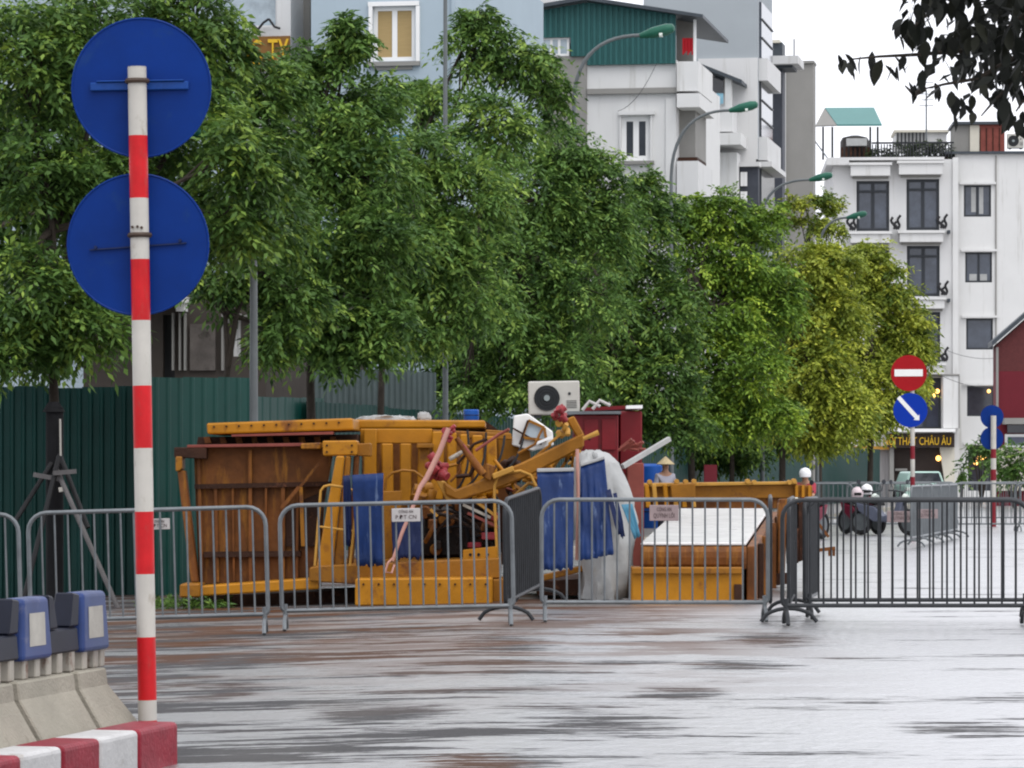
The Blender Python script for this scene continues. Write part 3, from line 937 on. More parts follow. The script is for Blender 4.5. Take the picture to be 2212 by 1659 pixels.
# ground floor shop
F.box('sign_board', (1918, 936, 2062, 966), -1.4, -.46, M['sign_dark'])
x0, z0, x1, z1 = F.rect((1908, 940, 2054, 963), -1.42)
text_mesh('sign_letters', 'NỘI THẤT CHÂU ÂU', (z1 - z0) * 1.05, M['sign_yellow'], F.root, ((x0 + x1) / 2, -1.43, (z0 + z1) / 2 - .05), (R(90), 0, 0), .03, 'CENTER', x1 - x0)
F.box('canopy', (1916, 926, 2064, 933), -1.8, -.46, M['white_frame'])
F.box('shop_opening', (1930, 968, 2046, 1080), -.52, -.46, M['sign_dark'])
F.box('shop_post', (1922, 966, 1931, 1080), -1.0, -.46, M['wall_grey'])
xs2 = [F.at(u, 1000, -.9)[0] for u in (2030, 2048, 2062)]
zz = [F.at(2040, v, -.9)[1] for v in (966, 1080)]
MB().prism([(xs2[0], -.9, zz[0]), (xs2[2], -.9, zz[0]), (xs2[2], -.9, -.2), (xs2[1], -.9, -.2)], (0, .4, 0)).build('shop_pier', M['wall_cream'], F.root)
F.box('shop_pillar', (1832, 975, 1858, 1080), -1.2, -.46, M['wall_cream'])
F.box('curtain', (1859, 972, 1921, 1080), -.52, -.46, M['curtain'])
F.box('shop_fascia', (1828, 964, 1921, 971), -1.0, -.46, M['gold'])
F.box('light_panel', (2038, 812, 2071, 925), -1.5, -.5, M['wall_white'])
F.box('panel_frame', (2036, 808, 2073, 811), -1.55, -.5, M['wall_grey'])
F.box('panel_frame', (2071.5, 811.5, 2073.5, 925), -1.55, -.5, M['wall_grey'])
F.box('shelf', (1934, 1012, 1960, 1017), -.8, -.53, M['wall_grey'])
for u, v, rr in ((2025, 845, 5), (2018, 854, 4), (2027, 990, 6), (2117, 990, 6), (2126, 988, 5), (2108, 1000, 5), (2136, 845, 4)):
    d = -.55 if u < 2060 else -.05
    x, z = F.at(u, v, d)
    k = MB()
    rad = rr * 176 / FPX
    k.tube([(x, d, z - rad), (x, d, z - rad * .5), (x, d, z), (x, d, z + rad * .6), (x, d, z + rad)], [rad * .3, rad * .85, rad, rad * .8, rad * .2], 10)
    k.build('lamp', M['warm_lamp'], F.root, smooth=True)

# roof garden things of the corner building
BZ = F


def on_roof(name, label, cat, group=None):
    return root(name, BZ.root.location, label, cat, group, BZ.root.rotation_euler)


g = on_roof('roof_pavilion', 'small pavilion with teal sheet roof on the white corner building', 'pavilion')
xa, za = BZ.at(1782, 236, 4); xb, zb2 = BZ.at(1888, 236, 4); xc, zc = BZ.at(1905, 272, .5); xd, zd = BZ.at(1808, 276, .5); xe, ze = BZ.at(1762, 272, 2)
k = MB().prism([(xa, 4, za), (xb, 4, za), (xc, .5, zc), (xd, .5, zc)], (0, 0, .08))
k.build('roof', M['roof_teal'], g)
k = MB().prism([(xa - .02, 4, za), (xd - .02, .5, zc), (xe, 2.5, ze)], (0, 0, .06))
k.build('gable', M['wall_grey'], g)
for u, d in ((1778, 1), (1798, .8), (1896, .8), (1880, 3.5)):
    x, z0 = BZ.at(u, 345, d); _, z1 = BZ.at(u, 274, d)
    MB().box((x - .05, d, z0), (x + .05, d + .1, z1)).build('post', M['galv_dark'], g)
k = MB()
for (u0, v0, u1, v1) in ((1757, 300, 1700, 350), (1757, 300, 1790, 345)):
    x0, z0 = BZ.at(u0, v0, .6); x1, z1 = BZ.at(u1, v1, .6)
    k.beam((x0, .6, z0), (x1, .6, z1), .06, .06)
k.build('brace', M['galv'], g)

g = on_roof('water_tank', 'dark rooftop water tank with white sheet under the teal roof', 'tank')
x0, z0 = BZ.at(1816, 345, .6); x1, z1 = BZ.at(1880, 290, .6)
cx, rr = (x0 + x1) / 2, (x1 - x0) / 2
MB().tube([(cx, .6 + rr, z0), (cx, .6 + rr, z0 + .1), (cx, .6 + rr, z1 - .3), (cx, .6 + rr, z1 - .1), (cx, .6 + rr, z1)], [rr * .95, rr, rr, rr * .85, rr * .3], 20).build('tank_body', M['tank'], g, smooth=True)
x0, z0 = BZ.at(1828, 316, .55); x1, z1 = BZ.at(1872, 300, .55)
MB().box((x0, .2, z0), (x1, .58, z1)).build('white_sheet', M['tarp_white'], g)
k = MB()
for i in range(7):
    x, z = BZ.at(1819 + i * 9.5, 345, .4); _, z1 = BZ.at(1819, 318, .4)
    k.box((x - .05, .38, z), (x + .05, .44, z1))
k.build('slatted_guard', M['rust_dark'], g)

g = on_roof('roof_hut', 'grey and brown roof hut at the right end of the roof garden', 'hut')
x0, z0 = BZ.at(2062, 330, 1); x1, z1 = BZ.at(2104, 270, 1); x2, _ = BZ.at(2170, 270, 1)
MB().box((x0, 1, z0), (x1, 4, z1)).build('hut_wall', M['wall_grey'], g)
MB().box((x1 + .004, .9, z0), (x2, 4, z1)).build('hut_front', M['red_brown'], g)
MB().box((x0 - .1, .7, z1 + .004), (x2 + .2, 4.2, z1 + .14)).build('roof', M['roof_dark'], g)
MB().box((x1 - .2, .88, z0), (x1 + .25, 1.0, z1 - .02)).build('hut_post', M['wall_cream'], g)
k = MB()
for i in range(4):
    a, z = BZ.at(2116 + i * 14, 328, .88); b_, zt_ = BZ.at(2118 + i * 14, 272, .88)
    k.box((a, .86, z), (b_, .9, zt_ - .1))
k.build('plank_joint', M['rust_dark'], g)

g = on_roof('roof_railing', 'low iron railing running along the roof garden', 'railing')
k = MB()
for i in range(28):
    x, z0 = BZ.at(1885 + i * 6.3, 340, -.2); _, z1 = BZ.at(1885, 312, -.2)
    k.box((x - .03, -.22, z0), (x + .03, -.16, z1))
k.build('baluster', M['galv_dark'], g)
x0, z0 = BZ.at(1883, 311, -.2); x1, _ = BZ.at(2060, 311, -.2)
MB().box((x0, -.24, z0 + .003), (x1, -.14, z0 + .09)).build('handrail', M['galv_dark'], g)

g = on_roof('roof_shed', 'long pale lattice roof shed behind the roof garden plants', 'shed')
x0, z0 = BZ.at(1935, 320, 5); x1, z1 = BZ.at(2045, 286, 5)
MB().box((x0, 5, z0), (x1, 8, z1)).build('shed_wall', M['wall_white2'], g)
MB().box((x0 - .1, 4.8, z1), (x1 + .1, 8, z1 + .12)).build('roof', M['wall_cream'], g)
k = MB()
for i in range(8):
    a, z = BZ.at(1938 + i * 8, 320, 4.9)
    k.box((a, 4.86, z), (a + .07, 4.94, z1 - .02))
k.build('lattice_bar', M['galv_dark'], g)

g = on_roof('aerial_mast', 'thin aerial mast on the roof of the white corner building', 'mast')
x0, z0 = BZ.at(2001, 330, 1); _, z1 = BZ.at(2001, 195, 1); _, zm = BZ.at(2001, 228, 1)
MB().tube([(x0, 1, z0), (x0, 1, z1)], .045, 6).build('mast', M['galv'], g)
k = MB()
for i in range(5):
    k.tube([(x0 - .35 + .1 * (i % 2), 1, zm + i * .28), (x0 + .35, 1, zm + i * .28)], .022, 5)
k.build('aerial', M['galv'], g)


def aircon(name, loc, w, h, d, label, rot=(0, 0, 0)):
    g_ = root(name, loc, label, 'air conditioner', None, rot)
    MB().box((0, 0, 0), (w, d, h)).build('casing', M['ac_white'], g_, bevel=w * .03, seg=2)
    cx, cz, rr = w * .36, h * .5, h * .38
    k = MB()
    n = 28
    ring = []
    k.disc((cx, -.012, cz), rr, (0, 1, 0), .008, n)
    k.build('grille', M['ac_dark'], g_)
    k = MB()
    for i in range(4):
        q = rr * (.3 + .22 * i)
        k.tube([(cx + q * math.cos(2 * math.pi * j / 24), -.02, cz + q * math.sin(2 * math.pi * j / 24)) for j in range(24)], .004, 4, closed=True)
    k.build('grille_ring', M['galv_dark'], g_)
    MB().disc((cx, -.034, cz), rr * .24, (0, 1, 0), .02, 16).build('hub', M['ac_hub'], g_)
    k = MB()
    for i in range(5):
        k.box((w * .74, -.006, h * (.2 + .05 * i)), (w * .94, -.001, h * (.215 + .05 * i)))
    k.build('vent_slot', M['ac_dark'], g_)
    MB().disc((w * .80, -.008, h * .62), h * .045, (0, 1, 0), .006, 12).build('badge', M['galv_dark'], g_)
    k = MB()
    k.box((w * .1, .02, -.035), (w * .25, d - .02, -.002)); k.box((w * .75, .02, -.035), (w * .9, d - .02, -.002))
    k.build('foot_rail', M['galv_dark'], g_)
    return g_


x0, z0 = BZ.at(2176, 322, .8); x1, z1 = BZ.at(2212, 290, .8)
wp = BZ.root.matrix_basis @ Vector((x0, .8, z0 + .04)) if False else (BZ.O + BZ.ex * x0 + BZ.ey * .8 + Vector((0, 0, z0 + .04)))
aircon('air_conditioner', wp, x1 - x0, z1 - z0, .35, 'white air conditioner on the roof beside the brown hut', BZ.root.rotation_euler)


# ------------------------------------------------------------------ foliage
def leaf_cloud(name, pts_base, dirs, L, lw, m, parent, seed, nleaf=9, tint_shift=0.0, droop=0.5, org=(0, 0, 0), tints=None):
    """sprays of paired leaflets: pts_base (N,3), dirs (N,3) -> one mesh of diamond leaflets"""
    rng = np.random.default_rng(seed)
    N = len(pts_base)
    d = dirs / (np.linalg.norm(dirs, axis=1, keepdims=True) + 1e-9)
    up = np.tile(np.array([0, 0, 1.0]), (N, 1)) + rng.normal(0, .35, (N, 3))
    side = np.cross(d, up); side /= (np.linalg.norm(side, axis=1, keepdims=True) + 1e-9)
    t = np.linspace(.15, 1, nleaf)[None, :, None]
    Ls = np.broadcast_to(np.asarray(L, dtype=float).reshape(-1, 1, 1), (N, 1, 1)) * rng.uniform(.7, 1.3, (N, 1, 1))
    pos = pts_base[:, None, :] + d[:, None, :] * t * Ls
    pos[:, :, 2] -= (droop * t * t * Ls)[:, :, 0]
    sgn = np.where(np.arange(nleaf) % 2 == 0, 1.0, -1.0)[None, :, None]
    ld = d[:, None, :] * .55 + side[:, None, :] * sgn * .9
    ld = ld + rng.normal(0, .25, ld.shape)
    ld[:, :, 2] -= .35
    ld[:, -1, :] = d - np.array([0, 0, .5])
    ld /= (np.linalg.norm(ld, axis=2, keepdims=True) + 1e-9)
    nv = np.tile(np.array([0, 0, 1.0]), (N, nleaf, 1)) + rng.normal(0, .45, (N, nleaf, 3))
    ls = np.cross(ld, nv); ls /= (np.linalg.norm(ls, axis=2, keepdims=True) + 1e-9)
    ln = lw[0] * rng.uniform(.5, 1.25, (N, nleaf, 1))
    wd = lw[1] * rng.uniform(.7, 1.3, (N, nleaf, 1))
    a = pos
    b = pos + ld * ln * .45 + ls * wd
    c = pos + ld * ln
    e = pos + ld * ln * .45 - ls * wd
    c[:, :, 2] -= ln[:, :, 0] * .12
    V = np.stack([a, b, c, e], axis=2).reshape(-1, 3) - np.array(org)[None, :]
    nf = N * nleaf
    me = bpy.data.meshes.new(name)
    me.vertices.add(len(V))
    me.vertices.foreach_set('co', V.astype(np.float32).ravel())
    me.loops.add(nf * 4)
    me.loops.foreach_set('vertex_index', np.arange(nf * 4, dtype=np.int32))
    me.polygons.add(nf)
    me.polygons.foreach_set('loop_start', np.arange(0, nf * 4, 4, dtype=np.int32))
    try:
        me.polygons.foreach_set('loop_total', np.full(nf, 4, dtype=np.int32))
    except Exception:
        pass
    spr = rng.normal(.42 + tint_shift, .14, (N, 1)) + rng.normal(0, .08, (N, nleaf))
    if tints is not None:
        spr = spr + tints[:, None]
    at = me.attributes.new('tint', 'FLOAT', 'FACE')
    at.data.foreach_set('value', np.clip(spr, 0, 1).astype(np.float32).ravel())
    me.update(calc_edges=True)
    me.materials.append(m)
    o = bpy.data.objects.new(name, me)
    COL.objects.link(o)
    if parent is not None:
        o.parent = parent
    return o


TREES = 'trees in the row along the street'


def tree(name, label, trunk, lobes, m, seed, dens=1.0, leaf=(.125, .024), group=TREES, L=.42, limb_m=None, tr=.085, tint=0.0):
    """trunk: (u, Y, v_top); lobes: (u, v, ru, rv, Y, ry)"""
    rng = np.random.default_rng(seed)
    rnd = random.Random(seed)
    tu, tY, tv = trunk
    base = G(tu, tY)
    if tY > 53: base.z = .13
    rt = root(name, base, label, 'tree', group)
    top = P(tu, tv, tY)
    hh = top.z - base.z
    pts = [Vector((0, 0, -.15)), Vector((0, 0, .05))]
    for i in range(1, 7):
        t = i / 6
        pts.append(Vector((rnd.uniform(-.05, .05) * t * hh * .3, rnd.uniform(-.05, .05), hh * t)))
    k = MB()
    k.tube(pts, [tr * 1.6, tr * 1.2] + [tr * (1 - .62 * i / 6) for i in range(1, 7)], 9)
    B, D, LS, TN = [], [], [], []
    k2 = MB()
    for (u, v, ru, rv, Y, ry) in lobes:
        c = np.array(P(u, v, Y)); r3 = np.array([ru * Y / FPX, ry, rv * Y / FPX])
        cutb = min(.26, .45 * min(r3[0], r3[2]))          # the sprays reach out beyond the lobe
        r3 = r3 - cutb
        # limb from the trunk into this lobe
        att = base + pts[rnd.randint(5, 7)]
        cv = Vector(c)
        mid = att.lerp(cv, .5) + Vector((rnd.uniform(-.2, .2), rnd.uniform(-.2, .2), rnd.uniform(.0, .25)))
        k2.tube([att - base, mid - base, cv - base], [.05, .035, .012], 6)
        n = int(dens * 26 * (r3[0] * r3[2] * 1.2 + r3[0] * r3[1] * .8 + .12) / .55) + 2
        dirn = rng.normal(0, 1, (n, 3)); dirn /= np.linalg.norm(dirn, axis=1, keepdims=True)
        rad = rng.uniform(.25, 1, (n, 1)) ** .5
        cl = c + dirn * rad * r3
        for i in range(0, n, 3):
            q = Vector(cl[i])
            w0 = cv.lerp(mid, rnd.uniform(0, .6))
            k2.tube([w0 - base, w0.lerp(q, .55) + Vector((0, 0, .06)) - base, q - base], [.016, .011, .005], 4, caps=False)
        ns_ = 15
        small = min(1.0, .45 + .8 * min(r3[0], r3[2]))
        bb = np.repeat(cl, ns_, axis=0) + rng.normal(0, .15 * small, (n * ns_, 3)) * np.array([1, 1, .6])
        LS.append(np.full(n * ns_, L * small)); TN.append(np.repeat(rng.normal(0, .15, n), ns_))
        out = np.repeat(dirn, ns_, axis=0) * .8 + rng.normal(0, .75, (n * ns_, 3))
        out[:, 2] = out[:, 2] * .55 - .05
        B.append(bb); D.append(out)
    k.build('trunk', limb_m or M['bark'], rt, smooth=True)
    k2.build('limb', M['bark'], rt, smooth=True)
    o = leaf_cloud('crown', np.concatenate(B), np.concatenate(D), np.concatenate(LS), leaf, m, rt, seed + 1, org=base, tint_shift=tint, tints=np.concatenate(TN))
    o['kind'] = 'stuff'
    return rt


# the big tree behind the signs (propped trunk)
tree('street_tree', 'large dark green tree with propped trunk behind the near sign pole', (118, 41.5, 500), [
    (60, 120, 170, 190, 42.0, 1.0), (240, 60, 160, 160, 42.6, 1.0), (430, 30, 110, 150, 43, .9), (485, 120, 70, 100, 43.5, .8),
    (90, 380, 140, 150, 41.6, .9), (380, 250, 150, 140, 42.8, .9), (520, 330, 105, 150, 41.6, .7), (240, 420, 150, 150, 42.4, .9),
    (60, 620, 130, 130, 41, .8), (170, 700, 110, 100, 41, .7), (420, 470, 110, 130, 43, .7), (520, 470, 70, 90, 41.6, .6), (30, 760, 90, 70, 41, .6)],
    M['leaf_a'], 11, 1.0)
tree('street_tree', 'dark trunked tree beside the first grey lamp post left of the yellow machine', (487, 47.5, 560), [
    (570, 300, 90, 110, 48, .8), (610, 450, 80, 110, 48, .8), (570, 190, 70, 90, 48, .7), (620, 190, 40, 70, 48.5, .5), (560, 590, 80, 80, 47.8, .6), (470, 610, 60, 60, 47.8, .5), (640, 640, 70, 70, 47.8, .6), (600, 730, 60, 50, 47.6, .5)],
    M['leaf_a'], 21, .95, tr=.06)
tree('street_tree', 'tree in front of the pale blue house with a thin bare leader on top', (675, 50.5, 420), [
    (690, 190, 80, 85, 51, .7), (760, 260, 110, 110, 51, .9), (680, 360, 110, 120, 50.5, .9), (820, 210, 80, 75, 51.5, .7), (800, 380, 120, 120, 50.5, .9),
    (690, 540, 120, 120, 50, .9), (820, 530, 110, 120, 50, .9), (720, 690, 110, 90, 49.6, .8), (830, 690, 90, 90, 49.6, .7), (770, 760, 90, 45, 49.6, .6), (655, 130, 36, 48, 51, .4),
    (752, 60, 16, 26, 51, .18), (745, 110, 18, 26, 51, .2), (765, 85, 18, 12, 51, .2), (600, 700, 40, 40, 49.8, .4)],
    M['leaf_b'], 31, .95, tr=.085)
tree('street_tree', 'tall tree right of the second lamp post rising in front of the green roof shed', (824, 57, 380), [
    (1040, 90, 85, 90, 58, .7), (1130, 120, 80, 80, 58, .7), (1030, 35, 34, 40, 58, .35), (930, 205, 70, 80, 58, .7), (1180, 210, 60, 90, 58, .6), (1060, 270, 110, 110, 56.5, .9),
    (920, 340, 90, 100, 54, .8), (1000, 430, 120, 120, 54.3, .9), (900, 520, 110, 120, 54, .9), (880, 650, 100, 90, 54, .8), (1010, 600, 110, 110, 54.2, .9), (940, 715, 80, 50, 54, .6)],
    M['leaf_b'], 41, .9, tr=.07, tint=.06)
tree('street_tree', 'broad tree whose crown slopes down in front of the white house', (1035, 64, 460), [
    (1220, 330, 90, 110, 65, .9), (1290, 370, 70, 80, 65, .8), (1150, 420, 110, 110, 64.5, .9), (1280, 490, 110, 110, 65, .9), (1130, 570, 120, 110, 64, .9), (1260, 640, 110, 110, 64, .9),
    (1090, 720, 110, 100, 63.5, .9), (1220, 770, 100, 90, 63.5, .8), (1100, 830, 100, 70, 63.3, .8), (1330, 430, 60, 70, 65, .6), (1010, 830, 60, 70, 63.3, .6), (1210, 850, 80, 50, 63.4, .7)],
    M['leaf_b'], 51, .85, tr=.09)
tree('street_tree', 'dark green tree right behind the air conditioner on the wreck', (1275, 72, 560), [
    (1390, 470, 80, 90, 73, .9), (1370, 590, 90, 100, 73, .9), (1440, 690, 90, 110, 72.5, 1.0), (1340, 730, 100, 100, 72.5, 1.0), (1420, 830, 100, 100, 72, 1.0), (1300, 850, 100, 80, 72, .9),
    (1470, 920, 80, 60, 72, .8), (1360, 910, 80, 50, 72, .8), (1390, 400, 50, 35, 73, .5)],
    M['leaf_a'], 61, .8, tr=.09, leaf=(.135, .028))
tree('street_tree', 'fresh green tree in front of the third curved lamp post', (1495, 82, 580), [
    (1480, 450, 70, 60, 83, .8), (1560, 460, 80, 70, 83, .9), (1520, 560, 100, 100, 83, 1.0), (1620, 560, 80, 100, 83, 1.0), (1560, 680, 100, 110, 82.5, 1.1), (1600, 800, 110, 100, 82, 1.1),
    (1540, 900, 100, 70, 82, 1.0), (1660, 900, 80, 70, 82, .9), (1680, 640, 60, 110, 83, .9), (1650, 470, 50, 50, 83.5, .6)],
    M['leaf_c'], 71, .75, tr=.09, leaf=(.145, .030))
tree('street_tree', 'yellowish tree next to last in the row, left of the no entry sign', (1690, 96, 620), [
    (1740, 590, 90, 80, 97, 1.1), (1720, 700, 90, 100, 97, 1.2), (1790, 690, 90, 100, 97, 1.2), (1760, 810, 100, 100, 96, 1.2), (1700, 870, 70, 80, 96, 1.0), (1810, 880, 80, 90, 96, 1.1), (1760, 930, 70, 45, 96, .9),
    (1790, 560, 70, 50, 97, .9)],
    M['leaf_y'], 81, .62, tr=.1, leaf=(.165, .036), L=.5)
tree('street_tree', 'last yellow green tree of the row in front of the white corner building', (1880, 108, 700), [
    (1870, 570, 70, 60, 109, 1.0), (1920, 620, 60, 70, 109, 1.0), (1880, 700, 90, 100, 109, 1.3), (1960, 720, 60, 90, 109, 1.1), (1900, 820, 90, 80, 108, 1.2), (1985, 790, 42, 70, 109, .8), (1850, 900, 70, 60, 108, 1.0),
    (1930, 880, 50, 50, 108, .8)],
    M['leaf_y'], 91, .6, tr=.1, leaf=(.17, .038), L=.5, tint=-.06)
tree('street_tree', 'thin sparse tree with bare twigs between the last two lamp heads', (1770, 122, 470), [
    (1745, 440, 55, 30, 123, .9), (1790, 440, 40, 40, 123, .9), (1730, 480, 60, 35, 122, .9), (1800, 490, 40, 30, 122, .8)],
    M['leaf_y'], 101, .22, tr=.09, leaf=(.17, .038), L=.5, tint=-.15)
tree('street_tree', 'shaded trees stems deep under the crowns behind the row', (1580, 100, 760), [
    (1480, 860, 90, 70, 101, 1.4), (1400, 800, 90, 70, 101, 1.4), (1620, 960, 120, 50, 101, 1.4), (1520, 970, 90, 40, 101, 1.2)],
    M['leaf_a'], 111, .5, leaf=(.17, .038), L=.5)
tree('street_tree', 'dim tree behind the fence at the left edge', (-40, 58, 500), [
    (60, 300, 200, 200, 60, 1.0), (150, 520, 180, 130, 60, 1.0), (350, 420, 160, 130, 60, 1.0), (40, 720, 150, 80, 60, .9), (-60, 560, 120, 120, 60, .9)],
    M['leaf_a'], 121, .45, leaf=(.18, .04), L=.5)

tree('street_tree', 'dark backing tree added behind the row between wreck and pale blue house', (1120, 76, 560), [
    (960, 520, 130, 110, 77, 1.2), (1120, 500, 130, 110, 77, 1.2), (1260, 560, 120, 110, 77, 1.2), (960, 690, 130, 100, 76.5, 1.2), (1120, 680, 130, 110, 76.5, 1.2), (1280, 720, 120, 110, 76.5, 1.2),
    (820, 600, 110, 100, 76, 1.0), (830, 440, 90, 90, 76, 1.0), (1000, 820, 90, 50, 76, 1.0), (1180, 840, 110, 50, 76, 1.0)],
    M['leaf_a'], 131, .55, leaf=(.17, .038), L=.5, tint=-.1)  # extra tree put in so the gaps between crowns read dark

# props round the first trunk
g = root('tree_prop', G(120, 40.6), 'dark timber props tied round the left tree trunk before the green fence', 'tree prop')
o0 = G(120, 40.6)
k = MB()
k.tube([P(118, 1310, 40.6), P(118, 880, 40.6)], .10, 10)
k.tube([P(116, 890, 40.6), P(116, 868, 40.6)], [.13, .06], 10)
k.build('trunk_wrap', M['black_wrap'], g, org=o0, smooth=True)
for (a, b_, mm) in (((128, 985, 40.3), (45, 1320, 39.7), 'prop'), ((120, 1010, 40.3), (262, 1330, 39.6), 'prop_grey'), ((112, 1000, 40.5), (30, 1130, 40.2), 'prop'),
                    ((128, 980, 40.5), (190, 1140, 40.2), 'prop')):
    MB().tube([P(*a), P(*b_)], .028, 8).build('stake', M[mm], g, org=o0)
MB().beam(P(72, 1025, 40.25), P(128, 1035, 40.25), .04, .05).build('cross_bar', M['prop_grey'], g, org=o0)
MB().beam(P(115, 1022, 40.2), P(165, 1018, 40.2), .04, .05).build('cross_bar', M['prop_grey'], g, org=o0)
MB().tube([P(130, 905, 40.45), P(131, 985, 40.45)], .012, 6).build('tie_cord', M['sticker'], g, org=o0)
MB().beam(P(127, 1058, 40.2), P(140, 1056, 40.2), .02, .05).build('tie_tag', M['sticker'], g, org=o0)


# ------------------------------------------------------------------ fences
def corr_sheet(p0, p1, z0, z1, m, parent, org, pitch=.125, dep=.03):
    d = Vector((p1[0] - p0[0], p1[1] - p0[1], 0))
    Lg = d.length
    d.normalize()
    nrm = Vector((d.y, -d.x, 0))
    n = max(1, round(Lg / pitch))
    prof = []
    for i in range(n):
        b0 = Lg * i / n
        w = Lg / n
        prof += [(b0, 0), (b0 + .55 * w, 0), (b0 + .68 * w, dep), (b0 + .87 * w, dep)]
    prof.append((Lg, 0))
    vs_, fs_ = [], []
    for (s, t) in prof:
        q = Vector((p0[0], p0[1], 0)) + d * s + nrm * t
        vs_ += [(q.x, q.y, z0), (q.x, q.y, z1)]
    for i in range(len(prof) - 1):
        fs_.append((2 * i, 2 * i + 2, 2 * i + 3, 2 * i + 1))
    k_ = MB().add(vs_, fs_)
    o_ = k_.build('fence_sheet', m, parent, org=org)
    sm = o_.modifiers.new('thick', 'SOLIDIFY'); sm.thickness = .004
    return o_


def fence_run(name, label, A, B_, z1, m, n, pitch=.125, dep=.03, z0=-.2):
    g_ = root(name, (A[0], A[1], 0), label, 'fence', 'green site fences')
    for i in range(n):
        t0, t1 = i / n, (i + 1) / n
        a = (A[0] + (B_[0] - A[0]) * t0, A[1] + (B_[1] - A[1]) * t0)
        b_ = (A[0] + (B_[0] - A[0]) * t1, A[1] + (B_[1] - A[1]) * t1)
        corr_sheet(a, b_, z0, z1 + .012 * ((i * 7) % 3), m, g_, (A[0], A[1], 0), pitch, dep)
    return g_


def xy(u, Y):
    return ((u - U0) * Y / FPX, Y)


fence_run('site_fence', 'dark green ribbed fence behind the propped tree at left', xy(-330, 44), xy(322, 44), P(0, 838, 44).z, M['fence_dark'], 9)
fence_run('site_fence', 'smooth green fence section coloured lighter as if lit, right behind the sign pole', xy(318, 43.2), xy(545, 44.6), P(0, 818, 44).z, M['fence_green'], 3, .24, .012)
fence_run('site_fence', 'low dark green fence between lamp post and dark trunk', xy(556, 53.5), xy(700, 56), P(0, 858, 54).z, M['fence_green'], 3, .3, .01)
fence_run('site_fence', 'long dark green fence receding under the crowns beside the pavement', xy(665, 55), xy(1900, 170), P(0, 872, 57).z, M['fence_dark'], 60, .3, .02)
g = fence_run('site_fence', 'pale grey ribbed sheet wall above the low green fence', xy(590, 66), xy(940, 70), P(0, 795, 67).z, M['fence_pale'], 7, .2, .04)

# ------------------------------------------------------------------ lamp posts
LG = 'curved street lamps along the tree row'


def lamp_post(label, u, Y, v_arm, head_uv=None, r=.055, single=True):
    b_ = Vector((P(u, 0, Y).x, Y, .13 if Y > 53 else gz(P(u, 0, Y).x)))
    g_ = root('street_lamp', b_, label, 'street lamp', LG)
    top = P(u, v_arm, Y)
    k_ = MB()
    k_.tube([b_ - Vector((0, 0, .1)), b_ + Vector((0, 0, .9))], r * 1.35, 12)
    k_.tube([b_ + Vector((0, 0, .9)), top], [r * 1.1, r * .72], 12)
    k_.build('post', M['lamp_pole'], g_, org=b_, smooth=True)
    if head_uv is None:
        head = top + Vector((2.0, -.3, 1.15))
    else:
        head = P(head_uv[0], head_uv[1], Y - .3)
    d = head - top
    pts = [top]
    for i in range(1, 13):
        t = i / 12
        # the post bends over and runs out towards the road
        x = d.x * (t ** 1.75)
        z = d.z * (1 - (1 - t) ** 2.2) if True else 0
        pts.append(top + Vector((x, d.y * t, z)))
    k_ = MB().tube(pts, [r * .72] * 6 + [r * .62] * 7, 10)
    k_.build('arm', M['lamp_pole'], g_, org=b_, smooth=True)
    dd = (pts[-1] - pts[-3]).normalized()
    dd = Vector((dd.x, dd.y, max(dd.z, .22))).normalized()
    hl = .62
    p0 = pts[-1] - dd * .05
    nrm = dd.cross(Vector((0, 1, 0))).normalized()
    k_ = MB()
    k_.tube([p0, p0 + dd * .12, p0 + dd * .25, p0 + dd * .5, p0 + dd * hl, p0 + dd * (hl + .03)], [.045, .07, .10, .105, .075, .03], 12)
    ho = k_.build('lamp_head', M['lamp_green'], g_, org=b_, smooth=True)
    MB().tube([p0 + dd * .36 + Vector((0, -.06, -.075)), p0 + dd * .42 + Vector((0, -.06, -.085))], [.045, .045], 10).build('lamp_lens', M['lens'], g_, org=b_)
    return g_


lamp_post('first grey lamp post, its head lost in the left tree', 548, 42.5, 330, (440, 290), .05)
lamp_post('tall lamp post before the pale blue house with head above the picture', 962, 55.5, -10, (1160, -150), .042)
lamp_post('curved lamp with green head in front of the green roof shed', 1240, 66.3, 215, (1388, 76), .052)
lamp_post('curved lamp with green head before the white balconies', 1450, 80.8, 380, (1580, 238), .052)
lamp_post('curved lamp with green head before the plain grey wall', 1647, 99.9, 470, (1752, 388), .056)
lamp_post('farthest curved lamp with green head before the white corner building', 1765, 114.5, 560, (1832, 470), .058)


# ------------------------------------------------------------------ signs
def sign_pole(name, label, base, H, r, bands, lean, m_red, m_white, group):
    """bands: list of heights where colour changes, starting with white at the top"""
    g_ = root(name, base, label, 'sign pole', group, (0, lean, 0))
    hs_ = sorted(bands)
    k_ = MB()
    zs = [0.0] + hs_ + [H]
    col = len(hs_) % 2            # top segment white (0)
    segs = list(zip(zs[:-1], zs[1:]))
    for i, (a, b_) in enumerate(segs):
        top_index = len(segs) - 1 - i
        k_.tube([(0, 0, a), (0, 0, b_)], r, 20, caps=False, mi=top_index % 2)
    k_.disc((0, 0, H - .002), r, (0, 0, 1), .004, 20)
    k_.build('pole', [m_white, m_red], g_, smooth=True)
    return g_


Yp = 17.62
base = P(319, 1566, Yp)
sp_ = FPX / Yp


def hgt(v): return (1566 - v) / sp_


g = sign_pole('sign_pole', 'near red and white banded sign pole on the painted kerb', base, hgt(145), .0455,
              [hgt(v) for v in (293, 428, 560, 692, 833, 968, 1105, 1240, 1376, 1512, 1556)], -.0163, M['band_red'], M['band_white'], 'striped sign poles')


def pole_local(u, v, lean=-.0163):
    p = P(u, v, Yp) - base
    return Vector((p.x * math.cos(lean) - p.z * math.sin(lean), 0, p.x * math.sin(lean) + p.z * math.cos(lean)))


